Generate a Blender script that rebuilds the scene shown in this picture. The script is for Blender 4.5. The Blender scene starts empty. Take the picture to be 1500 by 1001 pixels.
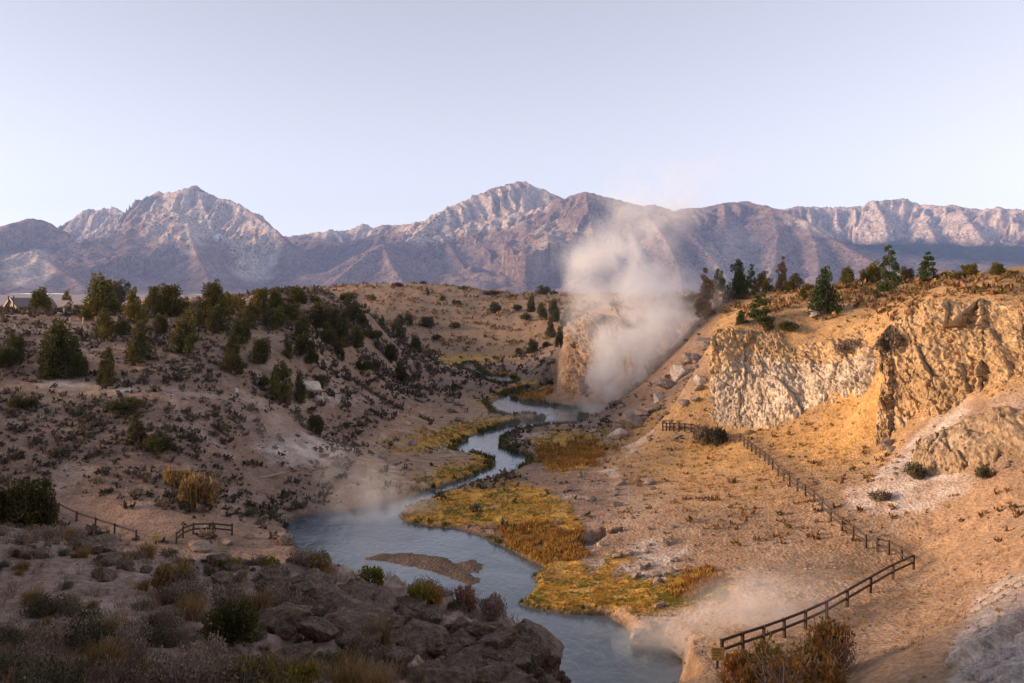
import bpy, bmesh, math, random
import numpy as np
from mathutils import Vector, Matrix

# ------------------------------------------------------------------ camera, sky, sun, exposure
scene = bpy.context.scene
COL = scene.collection
F = 1355.0            # focal length in photograph pixels (1500 wide)
HZ = 455.0            # eye-level row in the photograph
CZ = 23.0             # eye height above the creek

cam_d = bpy.data.cameras.new("camera")
cam = bpy.data.objects.new("camera", cam_d)
COL.objects.link(cam)
cam.location = (0, 0, CZ)
cam.rotation_euler = (math.radians(90), 0, 0)
cam_d.sensor_width = 36.0
cam_d.lens = 36.0 * F / 1500.0
cam_d.shift_y = -(500.5 - HZ) / 1500.0
cam_d.clip_start = 0.5
cam_d.clip_end = 60000
scene.camera = cam

SUN_AZ = math.radians(-89)       # measured from the view direction (+Y), negative = left
SUN_EL = math.radians(11.0)
world = bpy.data.worlds.new("World")
scene.world = world
world.use_nodes = True
wn = world.node_tree
for n in list(wn.nodes):
    wn.nodes.remove(n)
w_out = wn.nodes.new("ShaderNodeOutputWorld")
w_bg = wn.nodes.new("ShaderNodeBackground")
w_sky = wn.nodes.new("ShaderNodeTexSky")
w_sky.sky_type = 'NISHITA'
w_sky.sun_disc = False
w_sky.sun_elevation = SUN_EL
w_sky.sun_rotation = -SUN_AZ
w_sky.altitude = 2100
w_sky.air_density = 1.0
w_sky.dust_density = 1.1
w_sky.ozone_density = 2.0
w_mix = wn.nodes.new("ShaderNodeMix")
w_mix.data_type = 'RGBA'
w_mix.blend_type = 'MULTIPLY'
w_mix.inputs[0].default_value = 1.0
w_mix.inputs[7].default_value = (1.16, 1.0, 0.96, 1)
w_hsv = wn.nodes.new("ShaderNodeHueSaturation")
w_hsv.inputs['Saturation'].default_value = 0.46
wn.links.new(w_sky.outputs[0], w_hsv.inputs['Color'])
wn.links.new(w_hsv.outputs[0], w_mix.inputs[6])
wn.links.new(w_mix.outputs[2], w_bg.inputs[0])
w_bg.inputs[1].default_value = 0.100
wn.links.new(w_bg.outputs[0], w_out.inputs[0])

sun_d = bpy.data.lights.new("sun", 'SUN')
sun = bpy.data.objects.new("sun", sun_d)
COL.objects.link(sun)
sun_d.energy = 3.3
sun_d.angle = math.radians(18.0)
sun_d.color = (1.0, 0.68, 0.43)
sd = Vector((math.sin(SUN_AZ) * math.cos(SUN_EL), math.cos(SUN_AZ) * math.cos(SUN_EL), math.sin(SUN_EL)))
sun.rotation_euler = sd.to_track_quat('Z', 'Y').to_euler()

scene.view_settings.view_transform = 'Standard'
scene.view_settings.look = 'None'
scene.view_settings.exposure = 1.52
scene.view_settings.gamma = 1.0
scene.view_settings.use_curve_mapping = False
scene.render.engine = 'CYCLES'
scene.cycles.max_bounces = 10
scene.cycles.diffuse_bounces = 2
scene.cycles.glossy_bounces = 2
scene.cycles.transmission_bounces = 2
scene.cycles.volume_bounces = 8
scene.cycles.use_denoising = True

# ------------------------------------------------------------------ helpers
RNG = np.random.default_rng(11)
random.seed(11)

def at(px, py, Y):
    """a point seen at photograph pixel (px, py) at forward distance Y"""
    return ((px - 750.0) / F * Y, Y, CZ - (py - HZ) / F * Y)

def smooth(e0, e1, x):
    t = np.clip((x - e0) / (e1 - e0), 0, 1)
    return t * t * (3 - 2 * t)

def _hash(ix, iy, seed):
    h = (ix.astype(np.int64) * 374761393 + iy.astype(np.int64) * 668265263 + seed * 1442695041) & 0xffffffff
    h = ((h ^ (h >> 13)) * 1274126177) & 0xffffffff
    h = (h ^ (h >> 16)) & 0xffff
    return h.astype(np.float64) / 65535.0

def vnoise(x, y, seed=0):
    """gradient noise, about -1..1"""
    x0 = np.floor(x); y0 = np.floor(y)
    fx = x - x0; fy = y - y0
    u = fx * fx * fx * (fx * (fx * 6 - 15) + 10); v = fy * fy * fy * (fy * (fy * 6 - 15) + 10)
    def g(ox, oy):
        a = _hash(x0 + ox, y0 + oy, seed) * 6.2831853
        return np.cos(a) * (fx - ox) + np.sin(a) * (fy - oy)
    a = g(0, 0); b = g(1, 0); c = g(0, 1); d = g(1, 1)
    return 1.5 * ((a * (1 - u) + b * u) * (1 - v) + (c * (1 - u) + d * u) * v)

def fbm(x, y, octs=4, seed=0, gain=0.5):
    s = 0; a = 1.0; t = 0
    for i in range(octs):
        s = s + a * vnoise(x, y, seed + i * 17); t += a
        x = x * 2.03 + 11.3; y = y * 2.03 - 7.1; a *= gain
    return s / t

def ridged(x, y, octs=4, seed=0, gain=0.5):
    s = 0; a = 1.0; t = 0
    for i in range(octs):
        s = s + a * (1 - 2 * np.abs(vnoise(x, y, seed + i * 13))); t += a
        x = x * 2.07 + 5.3; y = y * 2.07 - 3.7; a *= gain
    return s / t

def vnoise3(x, y, z, seed=0):
    k = np.floor(z); f = z - k; f = f * f * (3 - 2 * f)
    def lay(kk):
        o = _hash(kk, kk * 0 + 3, seed) * 97.0
        return vnoise(x + o, y + o * 1.7, seed)
    return lay(k) * (1 - f) + lay(k + 1) * f

def fbm3(x, y, z, octs=4, seed=0, gain=0.5):
    s = 0; a = 1.0; t = 0
    for i in range(octs):
        s = s + a * vnoise3(x, y, z, seed + i * 19); t += a
        x = x * 2.03 + 3.1; y = y * 2.03; z = z * 2.03 - 1.7; a *= gain
    return s / t

def worley(u, v, seed=0):
    iu = np.floor(u); iv = np.floor(v)
    f1 = np.full(u.shape, 9.0); f2 = np.full(u.shape, 9.0); cid = np.zeros(u.shape)
    for du in (-1, 0, 1):
        for dv in (-1, 0, 1):
            cu = iu + du; cv = iv + dv
            d = np.hypot(cu + _hash(cu, cv, seed) - u, cv + _hash(cu, cv, seed + 1) - v)
            n = d < f1
            f2 = np.where(n, f1, np.minimum(f2, d)); cid = np.where(n, _hash(cu, cv, seed + 2), cid); f1 = np.where(n, d, f1)
    return f1, f2, cid

def seg_dist(px, py, ax, ay, bx, by):
    dx = bx - ax; dy = by - ay
    t = np.clip(((px - ax) * dx + (py - ay) * dy) / (dx * dx + dy * dy + 1e-12), 0, 1)
    return np.hypot(px - ax - t * dx, py - ay - t * dy), t

def poly_sd(px, py, poly):
    """signed distance to a polygon, negative inside"""
    inside = np.zeros(px.shape, bool); d = np.full(px.shape, 1e9)
    n = len(poly)
    for i in range(n):
        ax, ay = poly[i]; bx, by = poly[(i + 1) % n]
        dd, _ = seg_dist(px, py, ax, ay, bx, by)
        d = np.minimum(d, dd)
        if by != ay:
            c = ((ay > py) != (by > py)) & (px < (bx - ax) * (py - ay) / (by - ay) + ax)
            inside ^= c
    return np.where(inside, -d, d)

def mesh_np(name, verts, faces, mat=None, cols=None, smooth_shade=True):
    """verts (n,3), faces (m,3 or 4) -> mesh data"""
    me = bpy.data.meshes.new(name)
    verts = np.asarray(verts, np.float32); faces = np.asarray(faces, np.int32)
    k = faces.shape[1]
    me.vertices.add(len(verts)); me.vertices.foreach_set("co", verts.ravel())
    me.loops.add(faces.size); me.loops.foreach_set("vertex_index", faces.ravel())
    me.polygons.add(len(faces))
    me.polygons.foreach_set("loop_start", np.arange(0, faces.size, k, dtype=np.int32))
    me.polygons.foreach_set("loop_total", np.full(len(faces), k, np.int32))
    me.polygons.foreach_set("use_smooth", np.full(len(faces), smooth_shade, bool))
    if cols is not None:
        a = me.color_attributes.new("Col", 'FLOAT_COLOR', 'POINT')
        c = np.ones((len(verts), 4), np.float32); c[:, :3] = cols
        a.data.foreach_set("color", c.ravel())
    me.update(calc_edges=True)
    me.validate()
    if mat: me.materials.append(mat)
    return me

def link(name, me, parent=None, label=None, cat=None, group=None, kind=None, loc=None):
    o = bpy.data.objects.new(name, me)
    COL.objects.link(o)
    if parent is not None: o.parent = parent
    if loc is not None: o.location = loc
    if label: o["label"] = label
    if cat: o["category"] = cat
    if group: o["group"] = group
    if kind: o["kind"] = kind
    return o

def grid_faces(nu, nv):
    i = np.arange(nu - 1)[:, None]; j = np.arange(nv - 1)[None, :]
    a = (i * nv + j).ravel()
    return np.stack([a, a + nv, a + nv + 1, a + 1], 1)

def box_arrays(cx, cy, cz, sx, sy, sz):
    v = np.array([[x, y, z] for x in (-.5, .5) for y in (-.5, .5) for z in (-.5, .5)]) * [sx, sy, sz] + [cx, cy, cz]
    f = [[0, 1, 3, 2], [4, 6, 7, 5], [0, 4, 5, 1], [2, 3, 7, 6], [0, 2, 6, 4], [1, 5, 7, 3]]
    return v, np.array(f)

# ------------------------------------------------------------------ materials
def new_mat(name):
    m = bpy.data.materials.new(name); m.use_nodes = True
    nt = m.node_tree
    return m, nt, nt.nodes["Principled BSDF"]

def N(nt, t, **kw):
    n = nt.nodes.new(t)
    for k, v in kw.items():
        setattr(n, k, v)
    return n

def math_n(nt, op, a, b=None, clamp=False):
    n = N(nt, "ShaderNodeMath", operation=op); n.use_clamp = clamp
    for i, s in enumerate((a, b)):
        if s is None: continue
        if isinstance(s, (int, float)): n.inputs[i].default_value = s
        else: nt.links.new(s, n.inputs[i])
    return n.outputs[0]

def ramp(nt, fac, stops, interp='LINEAR'):
    n = N(nt, "ShaderNodeValToRGB"); n.color_ramp.interpolation = interp
    els = n.color_ramp.elements
    while len(els) < len(stops): els.new(0.5)
    for e, (p, c) in zip(els, stops):
        e.position = p
        e.color = (c, c, c, 1) if isinstance(c, (int, float)) else (*c, 1)
    nt.links.new(fac, n.inputs[0])
    return n.outputs[0]

def noise(nt, vec, scale, detail=5, rough=0.55, dist=0.0):
    n = N(nt, "ShaderNodeTexNoise"); n.inputs['Scale'].default_value = scale
    n.inputs['Detail'].default_value = detail; n.inputs['Roughness'].default_value = rough
    n.inputs['Distortion'].default_value = dist
    nt.links.new(vec, n.inputs['Vector'])
    return n.outputs[0]

def voro(nt, vec, scale, feature='F1'):
    n = N(nt, "ShaderNodeTexVoronoi", feature=feature); n.inputs['Scale'].default_value = scale
    nt.links.new(vec, n.inputs['Vector'])
    return n.outputs[0]

def mixc(nt, fac, a, b, blend='MIX'):
    n = N(nt, "ShaderNodeMix", data_type='RGBA', blend_type=blend)
    for idx, s in ((0, fac), (6, a), (7, b)):
        if isinstance(s, (int, float)): n.inputs[idx].default_value = s
        elif isinstance(s, tuple): n.inputs[idx].default_value = (*s, 1)
        else: nt.links.new(s, n.inputs[idx])
    return n.outputs[2]

def bump(nt, h, strength, dist, normal=None):
    n = N(nt, "ShaderNodeBump"); n.inputs['Strength'].default_value = strength
    n.inputs['Distance'].default_value = dist
    nt.links.new(h, n.inputs['Height'])
    if normal is not None: nt.links.new(normal, n.inputs['Normal'])
    return n.outputs[0]

def coords(nt):
    return N(nt, "ShaderNodeTexCoord").outputs['Object']

def attr_col(nt):
    return N(nt, "ShaderNodeVertexColor", layer_name="Col").outputs[0]

def earth_mat(name, scales, bumps, stone=None, contrast=(0.6, 1.35), tint=None, spec=0.15):
    """vertex colour with grain; scales: three noise scales, bumps: (strength, distance) for each"""
    m, nt, b = new_mat(name)
    v = coords(nt); c = attr_col(nt)
    nrm = None
    for i, (s, (st, ds)) in enumerate(zip(scales, bumps)):
        f = noise(nt, v, s, 6, 0.62)
        k = ramp(nt, f, [(0.30, contrast[0]), (0.70, contrast[1])])
        c = mixc(nt, 0.75, c, k, 'MULTIPLY')
        nrm = bump(nt, f, st, ds, nrm)
    if stone:
        vs = voro(nt, v, stone)
        k = ramp(nt, vs, [(0.0, 1.25), (0.35, 1.0), (0.75, 0.72)])
        c = mixc(nt, 0.6, c, k, 'MULTIPLY')
        inv = math_n(nt, 'SUBTRACT', 1.0, vs)
        nrm = bump(nt, inv, 0.6, 0.5 / stone, nrm)
    if tint:
        f2 = noise(nt, v, tint[0], 4)
        k = ramp(nt, f2, [(0.42, 0.0), (0.62, 1.0)])
        c = mixc(nt, math_n(nt, 'MULTIPLY', k, tint[1]), c, tint[2])
    nt.links.new(c, b.inputs['Base Color'])
    if nrm is not None: nt.links.new(nrm, b.inputs['Normal'])
    b.inputs['Roughness'].default_value = 0.95
    b.inputs['Specular IOR Level'].default_value = spec
    return m

def leaf_mat(name, trans=0.25):
    m, nt, b = new_mat(name)
    c = attr_col(nt)
    oi = N(nt, "ShaderNodeObjectInfo")
    k = ramp(nt, oi.outputs['Random'], [(0, 0.75), (1, 1.25)])
    c = mixc(nt, 1.0, c, k, 'MULTIPLY')
    nt.links.new(c, b.inputs['Base Color'])
    b.inputs['Roughness'].default_value = 0.8
    b.inputs['Specular IOR Level'].default_value = 0.15
    tr = N(nt, "ShaderNodeBsdfTranslucent"); nt.links.new(c, tr.inputs[0])
    mx = N(nt, "ShaderNodeMixShader"); mx.inputs[0].default_value = trans
    nt.links.new(b.outputs[0], mx.inputs[1]); nt.links.new(tr.outputs[0], mx.inputs[2])
    nt.links.new(mx.outputs[0], nt.nodes["Material Output"].inputs[0])
    return m

def plain_mat(name, col, rough=0.8, nscale=8.0, var=0.35, bumpd=0.01):
    m, nt, b = new_mat(name)
    v = coords(nt)
    f = noise(nt, v, nscale, 5, 0.6)
    k = ramp(nt, f, [(0.3, 1 - var), (0.7, 1 + var)])
    c = mixc(nt, 1.0, col, k, 'MULTIPLY')
    nt.links.new(c, b.inputs['Base Color'])
    b.inputs['Roughness'].default_value = rough
    nt.links.new(bump(nt, f, 0.5, bumpd), b.inputs['Normal'])
    return m

# ------------------------------------------------------------------ near terrain
CP = []   # control points (px, Y, z)
def cp_py(*pts):
    for px, py, Y in pts: CP.append((px, Y, CZ - (py - HZ) / F * Y))
def cp_z(*pts):          # pixel on ground of known height
    for px, py, z in pts: CP.append((px, (CZ - z) * F / (py - HZ), z))
def cp_w(*pts):
    for p in pts: CP.append(p)

# the near shoulder the viewer stands on, and its drop to the creek
cp_w((-400, 6, 19.6), (0, 5, 19.6), (750, 4.5, 19.6), (1500, 5, 19.4), (1900, 6, 20), (0, 9, 18.2), (400, 9, 18.2), (700, 9, 17.9), (200, 6.5, 18.9), (1000, 5.5, 18.6), (1300, 6, 18.4), (-200, 9, 18.4), (650, 13, 17.0))
cp_py((0, 1001, 13), (200, 1001, 14), (400, 1001, 15), (600, 1001, 17.5), (800, 1001, 23.5), (-200, 1000, 13),
      (0, 900, 20), (200, 900, 21), (400, 900, 22.5), (600, 940, 23.5), (700, 965, 24),
      (-200, 800, 30), (0, 790, 31), (150, 815, 32), (330, 834, 32), (450, 856, 32), (600, 895, 30), (720, 935, 28.5), (800, 975, 26.5))
cp_w((0, 40, 13.6), (100, 42, 12), (0, 52, 9.5), (150, 48, 6.5), (330, 46, 5.5), (450, 46, 5.5), (600, 42, 4.0), (720, 40, 3), (800, 36, 5), (860, 34, 5),
     (0, 66, 4.5), (0, 80, 2.5), (150, 70, 2.2), (330, 66, 1.2), (450, 62, 0.8), (600, 57, 0.4), (720, 52, 0.3), (830, 46, 0.6),
     (-200, 60, 9), (-200, 90, 7), (900, 12, 14.5), (900, 24, 8), (900, 36, 2.5), (1000, 8, 17), (1000, 14, 12.5), (1000, 24, 7), (1000, 40, 2.0),
     (1200, 8, 17), (1200, 15, 12.5), (1200, 28, 8), (1400, 8, 17.4), (1400, 15, 13.8), (1550, 8, 18), (1550, 16, 14.5), (1400, 26, 10.2))
# valley floor and the left slope
cp_z((120, 760, 2), (230, 795, 1), (330, 780, 1.1), (415, 790, 0.5), (300, 745, 2.5), (200, 745, 3), (-100, 760, 4), (380, 700, 3),
     (500, 720, 1.5), (440, 742, 0.7), (560, 690, 1.5), (480, 640, 4), (540, 590, 4), (600, 560, 3), (650, 535, 2), (620, 650, 1.2),
     (600, 610, 2.4), (680, 590, 1.6), (700, 640, 0.7), (640, 680, 0.9), (350, 765, 1.2))
cp_py((0, 650, 105), (0, 560, 125), (0, 500, 142), (150, 650, 108), (150, 570, 125), (150, 500, 145), (300, 650, 112), (300, 560, 130),
      (300, 510, 148), (400, 600, 132), (400, 520, 152), (480, 600, 150), (480, 520, 180), (560, 560, 215), (560, 500, 260), (600, 520, 330),
      (-150, 465, 150), (0, 465, 160), (100, 465, 165), (200, 465, 165), (300, 470, 165), (400, 455, 180), (470, 445, 200), (540, 458, 290),
      (0, 458, 230), (200, 458, 240), (300, 457, 260), (420, 446, 270), (500, 440, 340), (-200, 650, 95), (-200, 560, 115))
cp_w((0, 500, 21), (300, 500, 21.5), (450, 480, 27), (0, 900, 20), (300, 900, 20.5))
cp_w((-150, 190, 22), (0, 195, 22), (100, 195, 22.2), (200, 195, 22.4), (300, 195, 22.6), (400, 215, 24), (0, 310, 21.5), (200, 310, 21.8), (300, 330, 22.2),
     (690, 265, 0.9), (690, 288, 0.9), (690, 310, 0.7), (740, 262, 0.5), (740, 290, 0.4), (780, 248, 0.7), (780, 270, 0.5), (780, 290, 0.9), (780, 312, 1.4), (815, 252, 1.6), (815, 275, 2.6), (815, 305, 3.2),
     (650, 300, 2.2), (720, 340, 0.5), (760, 380, 0.9), (640, 380, 1.5), (690, 390, 0.5), (870, 330, 19), (870, 400, 17), (960, 285, 25), (960, 330, 26), (960, 400, 26), (1040, 265, 26), (1040, 310, 27), (1040, 400, 28),
     (1300, 262, 27.5), (1400, 262, 30.5), (1300, 300, 27.5), (1150, 270, 27), (870, 500, 20), (960, 500, 27), (1200, 700, 30), (600, 280, 4.5), (600, 310, 4.5), (620, 240, 2.2), (660, 225, 1.6))
# hill closing the valley
cp_py((650, 521, 465), (720, 520, 470), (800, 512, 465), (600, 490, 500), (700, 487, 520), (800, 480, 500), (560, 470, 480), (620, 447, 580),
      (700, 450, 590), (780, 455, 570), (560, 430, 620), (620, 416, 680), (700, 426, 700), (800, 432, 720), (900, 432, 720), (1000, 432, 700),
      (500, 437, 600))
cp_w((620, 860, 36), (800, 900, 28), (1000, 900, 28), (1200, 900, 26), (1500, 900, 26))
# right bank, the steaming hollow, slope up to the path and cliffs
cp_py((800, 540, 330), (820, 520, 360), (840, 495, 330), (835, 472, 290), (900, 452, 270), (1000, 452, 245), (950, 500, 235), (1020, 500, 195),
      (1020, 535, 180), (1000, 562, 170), (940, 603, 165), (1000, 582, 158), (960, 612, 156), (975, 632, 150), (950, 680, 125), (1000, 700, 115),
      (1050, 660, 125), (1100, 700, 107), (1150, 655, 115), (1100, 640, 124), (1200, 700, 100), (1200, 760, 88), (1300, 700, 92), (1300, 760, 84),
      (1260, 790, 81), (1338, 827, 76), (1211, 908, 60), (1100, 950, 54), (1052, 985, 50), (1150, 850, 70), (1050, 850, 72), (1000, 800, 84),
      (1000, 900, 66), (1100, 900, 63), (1250, 850, 70), (1400, 850, 64), (1400, 900, 55), (1300, 950, 50), (1440, 950, 40), (1440, 905, 44),
      (1500, 900, 42), (1500, 1001, 32), (1390, 1001, 36), (1250, 1001, 42), (1500, 850, 52), (1500, 780, 66), (1500, 700, 78), (1400, 700, 86),
      (1400, 640, 94), (1500, 620, 87), (1600, 700, 75), (1700, 600, 90), (1600, 450, 112))
# cliff feet and brows
cp_py((1050, 622, 134), (1130, 628, 127), (1220, 592, 121), (1280, 572, 117), (1050, 492, 142), (1100, 484, 141), (1160, 502, 137), (1250, 492, 130),
      (1290, 480, 124), (1295, 636, 107), (1350, 602, 104), (1400, 582, 101), (1480, 552, 96), (1305, 498, 114), (1340, 476, 115), (1400, 458, 114),
      (1470, 459, 109), (1150, 452, 168), (1300, 442, 150), (1400, 417, 138), (1500, 402, 122), (1600, 395, 125), (1050, 446, 205), (1150, 437, 220),
      (1300, 430, 212), (1400, 413, 215), (1500, 399, 225))
cp_w((1050, 350, 27), (1300, 350, 27), (1500, 350, 29), (1500, 500, 26), (1100, 500, 28))
cp_z((700, 750, 0.6), (780, 740, 0.8), (830, 790, 0.5), (650, 745, 0.5), (850, 850, 0.5), (950, 850, 1.0), (820, 880, 0.45), (880, 740, 1.2),
     (820, 700, 0.9), (780, 640, 0.6), (870, 645, 1.0), (860, 665, 1.0), (740, 640, 0.3), (760, 595, 0.4), (820, 585, 0.8), (890, 595, 1.5), (880, 690, 1.7))
cp_py((950, 760, 92),)

_c = np.array(CP)
_A = (_c[:, 0] - 750) / F
_B = np.log(_c[:, 1])
_Zc = _c[:, 2]
def _tps_k(r2): return 0.5 * r2 * np.log(r2 + 1e-9)
_n = len(_c)
_K = _tps_k((_A[:, None] - _A[None]) ** 2 + (_B[:, None] - _B[None]) ** 2) + np.eye(_n) * 2e-4
_Pm = np.stack([np.ones(_n), _A, _B], 1)
_M = np.zeros((_n + 3, _n + 3)); _M[:_n, :_n] = _K; _M[:_n, _n:] = _Pm; _M[_n:, :_n] = _Pm.T
_W = np.linalg.solve(_M, np.concatenate([_Zc, np.zeros(3)]))

def tps_exact(a, b):
    out = np.empty(a.shape); fa = a.ravel(); fb = b.ravel(); o = out.ravel()
    for i in range(0, fa.size, 40000):
        s = slice(i, i + 40000)
        K = _tps_k((fa[s, None] - _A[None]) ** 2 + (fb[s, None] - _B[None]) ** 2)
        o[s] = K @ _W[:_n] + _W[_n] + fa[s] * _W[_n + 1] + fb[s] * _W[_n + 2]
    return o.reshape(a.shape)

_LN = 420
_la = np.linspace(-1, 1, _LN); _lb = np.linspace(math.log(4), math.log(1000), _LN)
_LAT = tps_exact(*np.meshgrid(_la, _lb, indexing='ij'))
def tps(a, b):
    u = np.clip((a + 1) / 2 * (_LN - 1), 0, _LN - 1.001); v = np.clip((b - _lb[0]) / (_lb[-1] - _lb[0]) * (_LN - 1), 0, _LN - 1.001)
    i = u.astype(int); j = v.astype(int); fu = u - i; fv = v - j
    return (_LAT[i, j] * (1 - fu) + _LAT[i + 1, j] * fu) * (1 - fv) + (_LAT[i, j + 1] * (1 - fu) + _LAT[i + 1, j + 1] * fu) * fv

def floor_xy(pts, z=0.0):
    return [((px - 750) / F * ((CZ - z) * F / (py - HZ)), (CZ - z) * F / (py - HZ)) for px, py in pts]

CREEK = floor_xy([(1010, 1060), (992, 1001), (1002, 968), (985, 950), (966, 945), (930, 943), (915, 920), (893, 903), (834, 901), (790, 894), (760, 886), (770, 874),
    (785, 860), (780, 848), (795, 832), (770, 818), (742, 803), (705, 786), (667, 775), (633, 771), (596, 766), (580, 756), (597, 745), (625, 737), (653, 725),
    (690, 711), (735, 702), (755, 690), (775, 678), (772, 668), (752, 664), (735, 656), (733, 645), (745, 636), (768, 629), (800, 624), (845, 622), (852, 612),
    (835, 600), (800, 594), (765, 590), (748, 585), (765, 576), (805, 570), (806, 565), (775, 567), (750, 574), (728, 586), (712, 594), (722, 601), (728, 608), (752, 610),
    (784, 607), (798, 613), (790, 617), (765, 619), (718, 631), (690, 640), (672, 650), (664, 661), (695, 665), (722, 671), (721, 684), (693, 698), (640, 717),
    (590, 729), (545, 741), (510, 751), (455, 754), (425, 763), (424, 780), (430, 795), (445, 810), (490, 835), (560, 880), (640, 930), (760, 1001), (800, 1060)])
CREEK2 = floor_xy([(735, 564), (752, 562), (757, 556), (745, 552), (714, 550), (704, 543), (698, 537), (694, 531), (682, 532), (674, 537), (690, 545), (702, 551), (716, 558)])
POOL = floor_xy([(846, 802), (862, 792), (884, 790), (880, 798), (862, 805)], 0.3)
BAR = floor_xy([(535, 819), (560, 812), (600, 811), (650, 818), (680, 835), (699, 852), (690, 857), (660, 844), (613, 831), (580, 824)])
BAR2 = floor_xy([(668, 826), (690, 821), (704, 828), (698, 839), (682, 838)])

def px_of(x, y, z):
    return 750 + F * x / y, HZ + F * (CZ - z) / y

def H(x, y, detail=True):
    x = np.asarray(x, float); y = np.asarray(y, float)
    a = x / y
    z = tps(np.clip(a, -1.0, 1.0), np.log(np.clip(y, 4, 1000)))
    out = smooth(0.62, 0.88, np.abs(a))
    z = z * (1 - out) + np.where(a < 0, 21.8 + 8.0 * smooth(52, 38, y) - 16.0 * smooth(46, 60, y) * smooth(135, 112, y), 22.0) * out  # unseen left: rise added to shade foreground, side valley opened for low sun
    # relief that grows with the ground's roughness
    r = smooth(2.0, 8.0, z)
    amp = 0.25 + 0.75 * r
    far = np.clip(y / 150, 0.35, 4.0)
    z = z + amp * (0.55 * fbm(x / 14, y / 14, 4, 3) * np.minimum(far, 1.6) + 0.8 * fbm(x / 60, y / 60, 3, 5) * r * np.clip(far - 0.8, 0, 2))
    if detail:
        z = z + (0.12 + 0.3 * r) * ridged(x / 3.3, y / 3.3, 3, 9) * 0.45 * np.minimum(far, 1)
        z = z + 0.10 * fbm(x / 0.9, y / 0.9, 3, 21) * np.clip(60 / y, 0.2, 1)
        # broken rocky shoulder close to the viewer
        fg = smooth(40, 30, y) * smooth(10, 20, y) * smooth(-0.5, -0.1, a) * smooth(0.12, 0.0, a)
        z = z + fg * (0.9 * ridged(x / 3.1, y / 3.1, 4, 33) - 0.2)
        # gullies on the hill that closes the valley and on the left slope
        z = z - smooth(380, 520, y) * r * 1.8 * np.abs(fbm(x / 26, y / 90, 3, 41))
        # pale crags on the left slope
        cr = smooth(40, 0, np.hypot((750 + F * a - 455), 0)) * smooth(135, 150, y) * smooth(215, 190, y)
        z = z + cr * 3.0 * np.clip(ridged(x / 8, y / 8, 4, 47) - 0.25, 0, 1)
    sub = (y > 38) & (y < 520) & (np.abs(a) < 0.4)
    if np.any(sub):
        xs = x[sub]; ys = y[sub]; zs = z[sub]
        w = np.clip(ys / 100, 0.7, 3.0)
        wob = 0.5 * w * fbm(xs / 3.0, ys / 3.0, 3, 61)
        d = np.minimum(poly_sd(xs, ys, CREEK), poly_sd(xs, ys, CREEK2)) + wob
        dry = np.minimum(poly_sd(xs, ys, BAR), poly_sd(xs, ys, BAR2)) + wob * 0.5
        pd = poly_sd(xs, ys, POOL)
        bank = np.maximum(zs, 0.42 + 0.10 * fbm(xs / 1.7, ys / 1.7, 3, 65))
        outz = 0.05 + (bank - 0.05) * smooth(-0.1, 1.1, d / w) 
        inz = -0.12 - 0.6 * smooth(0, 4, -d)
        zc = np.where(d > 0, outz, inz)
        zc = np.where(dry < 0.6, np.maximum(zc, 0.16 * smooth(0.6, -1.0, dry) - 0.02 + 0.05 * fbm(xs, ys, 3, 67)), zc)
        zc = np.where(pd < 0.6, np.minimum(zc, 0.36 - 0.4 * smooth(0.6, -0.5, pd)), zc)
        z = z.copy(); z[sub] = zc
    return z

def ground_hit(px, py, ymin=9.0, ymax=880.0, n=900):
    """first place along the ray of a photograph pixel that meets the ground"""
    Y = np.exp(np.linspace(math.log(ymin), math.log(ymax), n))
    x = (px - 750) / F * Y; zr = CZ - (py - HZ) / F * Y
    h = H(x, Y)
    k = np.nonzero(h >= zr)[0]
    i = int(k[0]) if len(k) else int(np.argmin(zr - h))
    return float(x[i]), float(Y[i]), float(h[i])

# vertex grid: a fan that gets coarser with distance
NU, NV = 760, 660
ua = np.linspace(-1, 1, NU)
ua = 0.60 * ua + 0.32 * ua ** 5
vY = np.exp(np.linspace(math.log(4.0), math.log(950.0), 5000))
_den = 1.0 + 2.2 * smooth(45, 75, vY) * smooth(260, 150, vY)    # more rows through the valley
_cum = np.cumsum(_den); vY = np.interp(np.linspace(_cum[0], _cum[-1], NV), _cum, vY)
GA, GY = np.meshgrid(ua, vY, indexing='ij')
GX = GA * GY
GZ = H(GX, GY)

GPX, GPY = px_of(GX, GY, GZ)

def poly_mask(poly, soft=12.0, seed=0, wob=10.0, X=None):
    px, py, gx, gy = X if X is not None else (GPX, GPY, GX, GY)
    w = wob * (fbm(gx / 6, gy / 9, 3, 200 + seed) + 0.5 * fbm(gx / 1.7, gy / 2.2, 2, 230 + seed))
    x0 = min(p[0] for p in poly) - 4 * soft; x1 = max(p[0] for p in poly) + 4 * soft
    y0 = min(p[1] for p in poly) - 4 * soft; y1 = max(p[1] for p in poly) + 4 * soft
    m = np.zeros(px.shape)
    sub = (px > x0) & (px < x1) & (py > y0) & (py < y1)
    if np.any(sub):
        d = poly_sd(px[sub], py[sub], poly) + w[sub]
        m[sub] = smooth(soft, -soft, d)
    return m

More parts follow.
